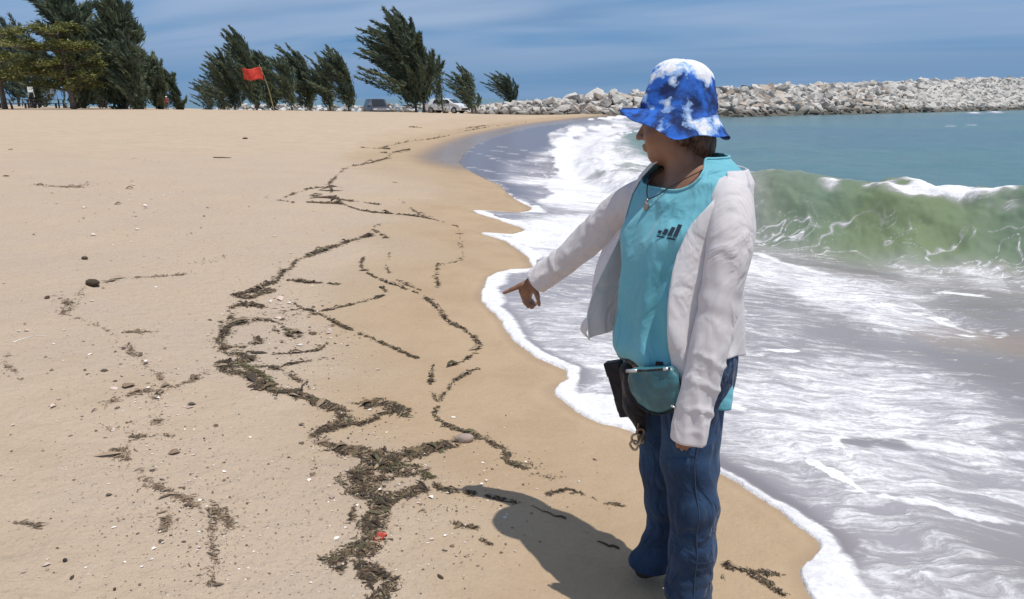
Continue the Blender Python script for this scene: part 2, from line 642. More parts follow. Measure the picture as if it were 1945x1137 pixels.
def water_material():
    m, nt, b = material('sea_water', (0.1, 0.2, 0.2), 0.12)
    p = nt.pos()
    col = nt.attr('wcol', 'Color')
    foam = nt.attr('foam'); ripple = nt.attr('ripple'); flow = nt.attr('flow', 'Vector')
    # flow coordinates: x along the shore, y towards it, so lacing stretches with the swash
    w1 = nt.vscale(nt.vmath('SUBTRACT', nt.noisec(flow, 1.3, 3), (0.5, 0.5, 0.5)), 0.55)
    q = nt.vmath('ADD', flow, w1)
    w2 = nt.vscale(nt.vmath('SUBTRACT', nt.noisec(q, 6.0, 3), (0.5, 0.5, 0.5)), 0.16)
    q = nt.vmath('ADD', q, w2)
    e1 = nt.voro(q, 3.2, 'DISTANCE_TO_EDGE')
    e2 = nt.voro(q, 9.0, 'DISTANCE_TO_EDGE')
    n1 = nt.noise(q, 2.0, 6, 0.62)
    n2 = nt.noise(p, 34, 4, 0.65)
    # lace: 1 on cell walls, 0 in holes
    l1 = nt.ramp(e1, 0.0, 0.22, 1.0, 0.0)
    l2 = nt.ramp(e2, 0.0, 0.30, 1.0, 0.0)
    st = nt.noise(nt.scale(q, (1.0, 4.2, 1)), 3.4, 5, 0.62)
    st2 = nt.noise(nt.scale(q, (1.2, 5.5, 1), loc=(3, 9, 2)), 8.5, 4, 0.6)
    lace = nt.math('ADD', nt.math('MULTIPLY', l1, 0.14), nt.math('MULTIPLY', l2, 0.10))
    lace = nt.math('ADD', lace, nt.math('MULTIPLY', nt.math('SUBTRACT', st, 0.5), 1.7))
    lace = nt.math('ADD', lace, nt.math('MULTIPLY', nt.math('SUBTRACT', st2, 0.5), 0.9))
    lace = nt.math('ADD', lace, nt.math('MULTIPLY', nt.math('SUBTRACT', n1, 0.5), 0.7))
    lace = nt.math('ADD', lace, nt.math('MULTIPLY', nt.math('SUBTRACT', n2, 0.5), 0.35))
    # foam density 0..1 shifts the threshold
    v = nt.math('ADD', nt.math('MULTIPLY', foam, 1.9), nt.math('SUBTRACT', lace, 1.0))
    fm = nt.ramp(v, -0.24, 0.62)
    body = nt.math('MULTIPLY', fm, nt.ramp(foam, 0.0, 0.10))
    # milky, aerated water round the foam
    milky = nt.math('MULTIPLY', nt.ramp(foam, 0.05, 0.75), 0.88)
    col2 = nt.mix(milky, col, (0.44, 0.415, 0.44))
    foamc = nt.mix(nt.ramp(nt.math('ADD', nt.math('MULTIPLY', n2, 0.4), nt.math('ADD', nt.math('MULTIPLY', n1, 0.35), nt.math('MULTIPLY', st2, 0.25))), 0.40, 0.60), (0.66, 0.65, 0.67), (0.86, 0.85, 0.855))
    nt.put(b.inputs['Base Color'], nt.mix(body, col2, foamc))
    nt.put(b.inputs['Roughness'], nt.mix(body, nt.mix(nt.attr('chop'), 0.25, 0.62, 'FLOAT'), 0.75, 'FLOAT'))
    nt.put(b.inputs['Specular IOR Level'], nt.mix(body, nt.mix(nt.attr('chop'), 0.45, 0.22, 'FLOAT'), 0.15, 'FLOAT'))
    b.inputs['IOR'].default_value = 1.33
    rp = nt.scale(p, (0.75, 1.0, 1), (0, 0, 0.35))
    h = nt.math('MULTIPLY', nt.noise(rp, 2.2, 5, 0.55, 0.3), 1.0)
    h2 = nt.math('MULTIPLY', nt.noise(rp, 12, 4, 0.55, 0.3), 0.20)
    hh = nt.math('MULTIPLY', nt.math('ADD', h, h2), ripple)
    hf = nt.math('MULTIPLY', nt.math('MULTIPLY', fm, nt.math('ADD', n2, 0.6)), nt.math('MULTIPLY', nt.ramp(foam, 0.0, 0.3), 0.16))
    nt.put(b.inputs['Normal'], nt.bump(nt.math('ADD', hh, hf), 0.85, 0.06))
    return m


def seg_density(p, pts, width, amp=1.0, seed=0, wob=0.4):
    pts = np.asarray(pts, float); out = np.zeros(len(p)); w = width * 2.0 + 0.02
    k = np.nonzero((p[:, 0] > pts[:, 0].min() - w) & (p[:, 0] < pts[:, 0].max() + w) & (p[:, 1] > pts[:, 1].min() - w) & (p[:, 1] < pts[:, 1].max() + w))[0]
    if len(k) == 0: return out
    q = p[k]
    d = poly_dist(q, pts)
    n = fbm(q * (0.6 / max(width, 0.02)), 2, seed) * wob
    out[k] = amp * sstep(-(d / width + n), -1.25, -0.35)
    return out


# crest line of the breaker, from the right (near) to the left (far)
CREST = np.array([(16.0, 4.6), (10.5, 7.2), (7.6, 9.0), (6.0, 9.8), (4.6, 10.4), (3.6, 11.0), (2.8, 12.6), (2.35, 16.5), (2.3, 20.0), (2.9, 26.0), (4.2, 34.0), (7.5, 46.0)])


def build_sea():
    az = np.concatenate([np.radians(np.linspace(-180, -9, 40)), np.radians(np.linspace(-8.7, 41, 600)), np.radians(np.linspace(42, 180, 40))])
    rad = np.concatenate([[0.5, 0.9], radii(1.2, 12000, 0.0011, 3.0, 16.0, 0.018)])
    p, Fc = polar_grid(az, rad)
    # drop what lies far inland
    r = np.hypot(p[:, 0], p[:, 1])
    ins = inside(p, LAND_F)
    dj = poly_dist(p, LAND_F, closed=True)
    # ragged little lobes on the swash edge
    lob = 0.016 * fbm(p * 9.0, 3, 21) + 0.03 * fbm(p * 2.6, 2, 25) * sstep(r, 2, 5)
    s = np.where(ins, -dj, dj) + lob                   # >0 on the water
    keep_v = s > -np.maximum(0.35, r * 0.05)
    kf = keep_v[Fc].all(1)
    Fc = Fc[kf]
    used = np.zeros(len(p), bool); used[Fc.ravel()] = True
    idx = np.cumsum(used) - 1
    Fc = idx[Fc]; p = p[used]; s = s[used]; r = r[used]
    N = len(p)
    g = ground(p)
    tol = np.maximum(0.012, r * 0.0012)
    # film of the swash over the sand
    film = g + np.where(s > 0, 0.008 + 0.012 * sstep(s, 0, 0.25), -0.03 * sstep(-s, 0, tol * 1.5) + 0.008 * (1 - sstep(-s, 0, tol * 1.5)))
    lipw = 0.035 + 0.004 * r
    film += 0.011 * np.exp(-((s - lipw) / lipw) ** 2) * (s > 0)
    # swell of the open water
    sw = 0.05 * fbm(p * np.array([0.25, 0.6]), 3, 31) + 0.018 * fbm(p * 1.7, 3, 33)
    near = sstep(s, 0.4, 3.0)
    sea = Z_SEA + sw * near + 0.012 * fbm(p * 3.3, 2, 35) * near
    # breaker
    dc, tc, side = poly_dist(p, CREST, want_t=True)
    sc_ = np.where(side > 0, dc, -dc)                   # >0 on the shoreward side
    wob = 0.12 * fbm(np.column_stack([tc * 0.8, tc * 0]), 2, 61)
    q = sc_ + wob
    A = np.interp(tc, [0, 5, 8, 10, 12.0, 13.5, 15.5, 18.5, 24, 45], [0.5, 0.66, 0.70, 0.76, 0.82, 0.85, 0.78, 0.44, 0.3, 0.2])
    front = np.exp(-(np.maximum(q, 0) / 0.80) ** 2)
    back = np.exp(-(np.maximum(-q, 0) / 1.9) ** 2)
    prof = np.where(q > 0, front, back)
    wave = A * prof
    trough = -0.06 * np.exp(-((q - 1.5) / 0.9) ** 2)
    # lumps and throw of the lip
    wave += prof * 0.13 * fbm(p * 1.5, 3, 63) + 0.05 * fbm(p * 4.0, 3, 64) * np.exp(-((q - .6) / 1.3) ** 2)
    second = 0.10 * np.exp(-((q + 6.0) / 1.6) ** 2) + 0.06 * np.exp(-((q + 13) / 2.5) ** 2)
    h_sea = sea + wave + trough + second
    # far little whitecap
    wc = W([(1828, 216), (1870, 214), (1935, 213)], Z_SEA + 0.2)
    dwc, twc, sd = poly_dist(p, wc, want_t=True)
    h_sea += 0.35 * np.exp(-(dwc / 1.6) ** 2)
    k = 0.03
    z = np.maximum(film, h_sea) + k * np.exp(-np.abs(film - h_sea) / k) * 0.35
    z = np.where(s < 0.05, film, z)
    # lip thrown forward
    V = np.column_stack([p, z])
    # direction to the shore side of the crest: gradient of q by finite differences along the crest normal
    cd = np.gradient(smooth_line(CREST, 0.5), axis=0)
    cs = smooth_line(CREST, 0.5)
    cl = np.concatenate([[0], np.cumsum(np.linalg.norm(np.diff(cs, axis=0), axis=1))])
    tx = np.interp(tc, cl, cd[:, 0]); ty = np.interp(tc, cl, cd[:, 1])
    ln = np.hypot(tx, ty) + 1e-9
    nx, ny = ty / ln, -tx / ln                          # to the right of the crest direction
    push = np.clip(wave / 0.75, 0, 1) ** 2.2 * 0.10
    V[:, 0] += SHORE_SIDE * nx * push; V[:, 1] += SHORE_SIDE * ny * push

    # ---------------- colour
    def C(c): return np.array(c, float)[None, :]
    def mixc(a, b, t): return a * (1 - t[:, None]) + b * t[:, None]
    deep = C((0.085, 0.165, 0.190)); teal = C((0.095, 0.185, 0.185)); green = C((0.165, 0.215, 0.120)); silt = C((0.205, 0.185, 0.18)); brown = C((0.30, 0.22, 0.16))
    wc_ = np.repeat(deep, N, 0)
    big = fbm(p * np.array([0.05, 0.12]), 3, 70)
    wc_ = mixc(wc_, np.repeat(teal, N, 0), sstep(big, -0.2, 0.3))
    grn = (1 - sstep(q, 1.2, 2.6)) * (1 - sstep(-q, 0.4, 2.4)) * sstep(tc, -1, 0.1) * (0.8 + 0.4 * fbm(p * 0.8, 2, 71))  # green of light passing through the thin wave, put into the water colour
    wc_ = mixc(wc_, np.repeat(green, N, 0), np.clip(grn, 0, 1))
    shal = sstep(q, 0.9, 2.3) * (r < 60)
    wc_ = mixc(wc_, np.repeat(silt, N, 0), shal)
    far_sh = np.clip(1 - s / 5.0, 0, 1)
    wc_ = mixc(wc_, np.repeat(silt, N, 0), sstep(far_sh, 0.2, 0.8))
    bp = W([(1780, 640), (1870, 650), (1990, 670)], Z_SEA)
    br = seg_density(p, bp, 0.45, 0.8, 73, 0.6)
    wc_ = mixc(wc_, np.repeat(brown, N, 0), br)
    wc_ = mixc(wc_, np.repeat(C((0.24, 0.215, 0.225)), N, 0), sstep(-s, -0.5, -0.05))
    wc_ *= (1 + 0.12 * fbm(p * 1.3, 3, 74))[:, None]

    # ---------------- foam density
    foam = np.zeros(N)
    def up(a):
        nonlocal foam
        foam = np.maximum(foam, a)
    n_big = fbm(p * 0.9, 3, 80)
    # the swash lip
    lip = (0.05 + 0.012 * r) * (1.0 + 1.2 * np.clip(fbm(p * 1.6, 2, 81), -0.6, 1))
    up(1.0 * sstep(-s, -lip * 1.5, -lip * 0.35) * (s > -0.03) * (1 - sstep(-poly_dist(p, W([(952, 352), (905, 332), (872, 310), (885, 290), (930, 264), (1015, 241), (1100, 229)], Z_EDGE)), -0.5 - 0.04 * r, -0.2 - 0.03 * r)))
    # the laced sheet behind it
    sheet = 0.475 + 0.26 * n_big
    sheet = sheet * sstep(q, 1.6, 2.6) * sstep(s, 0.0, 0.2)
    sheet *= 1 - 0.35 * sstep(p[:, 0] - 0.33 * p[:, 1], 1.0, 2.0)
    up(np.where(r < 16, sheet, 0))
    # whiter tongue bottom right, band by the waist and just left of the person
    up(seg_density(p, W([(1560, 1080), (1640, 1160), (1700, 1250)], -0.05), 0.15, 0.95, 82))
    up(seg_density(p, W([(1390, 790), (1480, 815), (1600, 815), (1700, 850), (1930, 860)], -0.15), 0.10, 0.72, 83))
    up(seg_density(p, W([(1400, 500), (1500, 520), (1600, 560)], -0.25), 0.75, 0.66, 84))
    up(seg_density(p, W([(1060, 470), (1150, 440), (1250, 420)], -0.2), 1.7, 0.80, 85))
    up(seg_density(p, W([(1120, 770), (1200, 780)], -0.07), 0.16, 1.0, 86))
    # the broken white water running up the bay
    up(seg_density(p, W([(1120, 395), (1110, 350), (1120, 310), (1110, 280), (1130, 252), (1190, 237)], -0.2), 1.5, 0.72, 87, 0.8))
    up(seg_density(p, W([(1040, 385), (1085, 345), (1075, 300), (1070, 265), (1100, 240), (1180, 231)], -0.1), 0.55, 0.92, 88, 0.8))
    up((0.50 + 0.3 * n_big) * (1 - sstep(np.abs(s - 3.2), 1.6, 3.2)) * sstep(p[:, 1], 9, 13) * (p[:, 0] < 14))
    # thin sheet of backwash at the far left: almost no foam, a few streaks
    film_poly = np.vstack([W([(952, 352), (905, 332), (872, 310), (885, 290), (930, 264), (1015, 241), (1090, 231)], Z_EDGE), W([(1040, 250), (1045, 285), (1060, 315), (1035, 345), (1045, 362), (1010, 392), (975, 376)], -0.08)])
    dfp = poly_dist(p, film_poly, closed=True); inf = inside(p, film_poly)
    sd_ = np.where(inf, dfp, -dfp) + 0.12 * fbm(p * 2.0, 2, 89)
    fm_ = sstep(sd_, -0.10, 0.12)
    foam *= 1 - fm_ * 0.97
    wc_ = mixc(wc_, np.repeat(C((0.155, 0.135, 0.155)), N, 0), fm_ * (r > 6))
    for k_, pl in enumerate([[(885, 290), (960, 300), (1000, 303)], [(875, 282), (950, 286), (1030, 292)], [(890, 322), (960, 330), (1000, 343)], [(940, 345), (985, 350), (1030, 352)], [(900, 274), (990, 280), (1060, 288)], [(965, 372), (1010, 388)], [(930, 300), (985, 312), (1050, 314)]]):
        up(seg_density(p, W(pl, -0.07), 0.16, 0.42, 100 + k_, 0.9))
    # lines of foam
    lines = [([(1370, 852), (1440, 880), (1540, 897), (1600, 928), (1650, 958)], 0.014, 0.75),
             ([(1540, 897), (1600, 928), (1650, 960), (1720, 966), (1760, 966), (1810, 982), (1910, 1000)], 0.024, 1.1),
             ([(1375, 775), (1430, 790), (1520, 796), (1650, 797)], 0.03, 0.95),
             ([(1590, 862), (1585, 840), (1620, 822), (1680, 818)], 0.02, 0.9), ([(1700, 862), (1730, 870), (1700, 840)], 0.02, 0.75),
             ([(1590, 850), (1610, 872)], 0.02, 0.8),
             ([(1640, 543), (1690, 548), (1735, 550)], 0.08, 1.0), ([(1540, 528), (1640, 541)], 0.05, 0.8), ([(1765, 572), (1830, 590), (1900, 598)], 0.07, 0.95),
             ([(1790, 525), (1870, 530)], 0.06, 0.8), ([(1380, 668), (1440, 672), (1510, 668)], 0.03, 0.85), ([(1830, 605), (1900, 606)], 0.05, 0.8),
             ([(1840, 760), (1945, 742)], 0.03, 0.7), ([(1560, 700), (1700, 690), (1830, 715)], 0.05, 0.68), ([(1430, 470), (1500, 488), (1560, 500)], 0.16, 0.85)]
    ln_ = fbm(p * 5.0, 3, 99)
    for k_, (pl, w_, a_) in enumerate(lines):
        up(seg_density(p, smooth_line(W(pl, -0.2 if pl[0][1] < 850 else -0.12), 0.1), w_ * 1.6, a_ * 0.95, 120 + k_, 0.8) * (0.70 + 1.0 * ln_))
    # a clear patch inside the ring
    cp = W([(1620, 850), (1690, 848)], -0.14)
    foam *= 1 - 0.45 * seg_density(p, cp, 0.09, 1, 140, 0.9)
    # breaker: spilling crest, torn lip, veins on the face
    tn = fbm(np.column_stack([tc * 1.1, q * 0.6]), 3, 90)
    crest_on = np.interp(tc, [0, 9.5, 10.6, 11.2, 11.5, 12.6, 12.9, 13.15, 13.4, 13.7, 13.95, 14.2, 14.9, 15.8, 17, 45], [0.1, 0.1, 0.25, 0.85, 1.1, 1.1, 0.35, 0.75, 0.15, 0.2, 0.55, 0.15, 0.15, 0.55, 0.9, 0.9])
    band = np.where(q > 0.05, np.exp(-(np.maximum(q - 0.12 - 0.25 * fbm(p * 1.4, 2, 67), 0) / 0.22) ** 2), np.exp(-((q - 0.05) / 0.5) ** 2)) * crest_on
    cn = fbm(p * np.array([2.2, 2.6]), 3, 97)
    up(np.clip(band * (0.75 + 1.5 * cn) + 0.3 * tn * band, 0, 1.1))
    toe = np.exp(-((q - 1.75) / 0.55) ** 2) * (0.50 + 0.35 * tn) * sstep(tc, 3.5, 6)
    up(np.clip(toe, 0, 1))
    # veins: thin ridged noise
    wrp = 0.35 * np.column_stack([fbm(p * 3, 2, 91), fbm(p * 3, 2, 92)])
    face = sstep(q, 0.25, 0.8) * (1 - sstep(q, 1.7, 2.8)) * (r < 22)
    for fx, fq, sd0, am in ((1.9, 1.5, 93, 0.55), (3.6, 2.6, 94, 0.60), (6.5, 4.8, 96, 0.52), (10.0, 7.0, 98, 0.4)):
        rd = 1 - np.abs(fbm(np.column_stack([tc * fx - q * fx * 0.7, q * fq]) + wrp * fx, 2, sd0)) * 7.5
        pm = sstep(fbm(p * 0.9, 2, sd0 + 40), -0.15, 0.25)
        up(np.clip(rd, 0, 1) ** 1.5 * face * am * 1.2 * pm)
    up((0.46 + 0.36 * tn) * sstep(q, 0.7, 1.4) * (1 - sstep(q, 2.2, 3.0)) * (r < 22))
    up(0.75 * np.exp(-((dwc - 0.0) / 0.9) ** 2))
    up(seg_density(p, W([(1790, 240), (1860, 236), (1960, 236)], Z_SEA), 0.5, 0.42, 95))
    foam = np.clip(foam, 0, 1.15)
    ripple = (0.25 + 0.75 * sstep(-q, -1.0, 0.5)) * sstep(s, 0.3, 3) + 0.05
    chop = np.exp(-((q - .5) / 1.3) ** 2) * (r < 26)
    ripple = ripple * (1 - 0.35 * np.exp(-((q - .5) / .9) ** 2) * (r < 22))
    ripple = np.where(r > 60, ripple * 0.6, ripple)
    # flow coordinates
    flow = np.column_stack([p[:, 0] * 0.85, p[:, 1], 0 * s])
    ob = mesh_from('sea_water', V, Fc, water_material(), attrs={'foam': foam, 'ripple': ripple, 'chop': chop}, kind='structure', colors={'wcol': np.clip(wc_, 0, 1)})
    at = ob.data.attributes.new('flow', 'FLOAT_VECTOR', 'POINT')
    at.data.foreach_set('vector', flow.astype(np.float32).ravel())
    return ob


SHORE_SIDE = -1.0
sea = build_sea()

# ------------------------------------------------------------------ smooth solids: signed distances meshed with surface nets
class SDF:
    def __init__(s, lo, hi, res):
        s.lo = np.array(lo, float); s.res = res
        s.n = np.ceil((np.array(hi, float) - s.lo) / res).astype(int) + 1
        s.g = np.full(s.n, 0.2, np.float32)

    def _win(s, lo, hi, pad):
        a = np.clip(np.floor((lo - pad - s.lo) / s.res).astype(int), 0, s.n)
        b = np.clip(np.ceil((hi + pad - s.lo) / s.res).astype(int) + 1, 0, s.n)
        if (b <= a).any(): return None
        ax = [s.lo[i] + np.arange(a[i], b[i], dtype=np.float32) * s.res for i in range(3)]
        X, Y, Z = np.meshgrid(*ax, indexing='ij', sparse=True)
        return (slice(a[0], b[0]), slice(a[1], b[1]), slice(a[2], b[2])), X, Y, Z

    def _join(s, sl, d, k, op):
        g = s.g[sl]
        if op == 'add':
            h = np.clip(0.5 + 0.5 * (g - d) / k, 0, 1)
            s.g[sl] = g * (1 - h) + d * h - k * h * (1 - h)
        else:
            d = -d
            h = np.clip(0.5 + 0.5 * (d - g) / k, 0, 1)
            s.g[sl] = g * (1 - h) + d * h + k * h * (1 - h)

    def cone(s, a, b, ra, rb, k=0.02, op='add'):
        a = np.array(a, float); b = np.array(b, float)
        m = max(ra, rb)
        w = s._win(np.minimum(a, b), np.maximum(a, b), m + k * 2 + s.res * 3)
        if w is None: return s
        sl, X, Y, Z = w
        d = b - a; L2 = d @ d + 1e-12
        t = np.clip(((X - a[0]) * d[0] + (Y - a[1]) * d[1] + (Z - a[2]) * d[2]) / L2, 0, 1)
        r = np.sqrt((X - a[0] - t * d[0]) ** 2 + (Y - a[1] - t * d[1]) ** 2 + (Z - a[2] - t * d[2]) ** 2) - (ra + (rb - ra) * t)
        s._join(sl, r.astype(np.float32), k, op)
        return s

    def ell(s, c, rad, R=None, k=0.02, op='add'):
        c = np.array(c, float); rad = np.array(rad, float)
        m = rad.max()
        w = s._win(c, c, m + k * 2 + s.res * 3)
        if w is None: return s
        sl, X, Y, Z = w
        x, y, z = X - c[0], Y - c[1], Z - c[2]
        if R is not None:
            x, y, z = (R[0][0] * x + R[0][1] * y + R[0][2] * z), (R[1][0] * x + R[1][1] * y + R[1][2] * z), (R[2][0] * x + R[2][1] * y + R[2][2] * z)
        k0 = np.sqrt((x / rad[0]) ** 2 + (y / rad[1]) ** 2 + (z / rad[2]) ** 2)
        k1 = np.sqrt((x / rad[0] ** 2) ** 2 + (y / rad[1] ** 2) ** 2 + (z / rad[2] ** 2) ** 2) + 1e-6
        s._join(sl, (k0 * (k0 - 1) / k1).astype(np.float32), k, op)
        return s

    def cut(s, fn):
        """intersect with fn(X,Y,Z) < 0"""
        ax = [s.lo[i] + np.arange(s.n[i], dtype=np.float32) * s.res for i in range(3)]
        X, Y, Z = np.meshgrid(*ax, indexing='ij', sparse=True)
        s.g = np.maximum(s.g, fn(X, Y, Z)).astype(np.float32)
        return s

    def mesh(s):
        g = s.g
        g[0] = g[-1] = 0.2; g[:, 0] = g[:, -1] = 0.2; g[:, :, 0] = g[:, :, -1] = 0.2
        ins = g < 0
        cnt = np.zeros(np.array(g.shape) - 1, np.int8)
        for a in (0, 1):
            for b in (0, 1):
                for c in (0, 1):
                    cnt += ins[a:g.shape[0] - 1 + a, b:g.shape[1] - 1 + b, c:g.shape[2] - 1 + c]
        act = np.argwhere((cnt > 0) & (cnt < 8))
        idx = np.full(cnt.shape, -1, np.int32); idx[tuple(act.T)] = np.arange(len(act))
        acc = np.zeros((len(act), 3)); num = np.zeros(len(act))
        co = [(a, b, c) for a in (0, 1) for b in (0, 1) for c in (0, 1)]
        val = {c: g[act[:, 0] + c[0], act[:, 1] + c[1], act[:, 2] + c[2]] for c in co}
        for c in co:
            for ax in range(3):
                if c[ax] == 0:
                    e = list(c); e[ax] = 1; e = tuple(e)
                    v0, v1 = val[c], val[e]
                    m = (v0 < 0) != (v1 < 0)
                    t = np.where(m, v0 / np.where(m, v0 - v1, 1), 0)
                    pt = np.tile(np.array(c, float), (len(act), 1)); pt[:, ax] += t
                    acc[m] += pt[m]; num[m] += 1
        V = (act + acc / num[:, None]) * s.res + s.lo
        F = []
        for ax in range(3):
            o1, o2 = [(1, 2), (2, 0), (0, 1)][ax]
            sl0 = [slice(None)] * 3; sl1 = [slice(None)] * 3
            sl0[ax] = slice(0, -1); sl1[ax] = slice(1, None)
            ch = ins[tuple(sl0)] != ins[tuple(sl1)]
            e = np.argwhere(ch)
            e = e[(e[:, o1] > 0) & (e[:, o2] > 0)]
            q = []
            for d1, d2 in ((0, 0), (1, 0), (1, 1), (0, 1)):
                c = e.copy(); c[:, o1] -= d1; c[:, o2] -= d2
                q.append(idx[tuple(c.T)])
            q = np.stack(q, 1)
            flip = ~ins[tuple(e.T)]
            q[flip] = q[flip][:, ::-1]
            F.append(q)
        F = np.vstack(F)
        return V, F[(F >= 0).all(1)]


def skin_mat(name, c1, c2):
    m, nt, b = material(name, c1, 0.5)
    p = nt.pos()
    nt.put(b.inputs['Base Color'], nt.mix(nt.ramp(nt.noise(p, 18, 4), 0.35, 0.65), c1, c2))
    b.inputs['Subsurface Weight'].default_value = 0.08
    b.inputs['Subsurface Radius'].default_value = (0.012, 0.005, 0.003)
    nt.put(b.inputs['Normal'], nt.bump(nt.noise(p, 240, 3), 0.4, 0.0012))
    return m


M_skin = skin_mat('tanned_skin', (0.25, 0.122, 0.075), (0.31, 0.16, 0.10))

# ------------------------------------------------------------------ rocks
def rock_mesh(name, seed, mat, flat=0.62):
    r = np.random.default_rng(seed)
    bm = bmesh.new()
    n = 17
    for i in range(n):
        v = r.normal(size=3); v /= np.linalg.norm(v)
        v = np.sign(v) * np.abs(v) ** 0.62
        v *= 0.5 * r.uniform(0.82, 1.05)
        bm.verts.new((v[0] * 1.15, v[1] * 0.85, v[2] * flat))
    res = bmesh.ops.convex_hull(bm, input=bm.verts)
    bmesh.ops.delete(bm, geom=[g for g in res['geom_interior'] if isinstance(g, bmesh.types.BMVert)], context='VERTS')
    bmesh.ops.dissolve_limit(bm, angle_limit=0.16, verts=bm.verts, edges=bm.edges)
    bmesh.ops.triangulate(bm, faces=bm.faces)
    me = bpy.data.meshes.new(name)
    bm.to_mesh(me); bm.free()
    me.materials.append(mat)
    return me


def rock_material(name, c1, c2):
    m, nt, b = material(name, c1, 0.92)
    p = nt.pos()
    oi = nt.node('ShaderNodeObjectInfo')
    geo = nt.node('ShaderNodeNewGeometry')
    wp = geo.outputs['Position']
    sep = nt.node('ShaderNodeSeparateXYZ'); nt.put(sep.inputs[0], wp)
    f = nt.math('ADD', nt.math('MULTIPLY', nt.noise(p, 3, 5, 0.6), 0.6), nt.math('MULTIPLY', oi.outputs['Random'], 0.4))
    c = nt.mix(nt.ramp(f, 0.30, 0.68), c1, c2)
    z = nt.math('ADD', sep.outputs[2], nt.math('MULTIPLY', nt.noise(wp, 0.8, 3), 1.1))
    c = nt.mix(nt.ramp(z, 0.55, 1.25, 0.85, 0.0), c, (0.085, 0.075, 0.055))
    nt.put(b.inputs['Base Color'], c)
    nt.put(b.inputs['Normal'], nt.bump(nt.noise(p, 9, 5, 0.6), 0.7, 0.06))
    return m


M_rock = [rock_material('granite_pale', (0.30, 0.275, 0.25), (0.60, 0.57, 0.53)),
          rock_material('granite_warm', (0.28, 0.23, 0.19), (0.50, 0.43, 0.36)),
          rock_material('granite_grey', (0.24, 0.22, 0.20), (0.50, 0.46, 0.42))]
M_white_rock, _nt, _b = material('chalky_rock', (0.62, 0.61, 0.60), 0.9)
ROCKS = [rock_mesh('rock', 100 + i, M_rock[i % 3], 0.58 + 0.06 * (i % 4)) for i in range(9)]
PALE = [rock_mesh('boulder', 200 + i, M_white_rock if i % 2 else M_rock[0], 0.7) for i in range(4)]

BW_BASE = np.array([(-3.5, 77.5), (4, 77), (11, 78), (22, 84), (50, 107), (88, 139), (150, 190), (300, 300)], float)
BW_TOP = np.array([0.75, 1.25, 1.9, 2.35, 3.3, 4.75, 5.4, 6.0])


def place_rock(meshes, parent, x, y, z, s, rnd, name='rock'):
    o = bpy.data.objects.new(name, meshes[rnd.integers(len(meshes))])
    o.location = (x, y, z)
    o.rotation_euler = (rnd.normal() * 0.35, rnd.normal() * 0.35, rnd.uniform(0, 6.28))
    o.scale = (s * rnd.uniform(0.85, 1.25), s * rnd.uniform(0.8, 1.1), s * rnd.uniform(0.75, 1.15))
    COL.objects.link(o)
    o.parent = parent
    o.matrix_parent_inverse = Matrix.Translation(-parent.location)
    return o


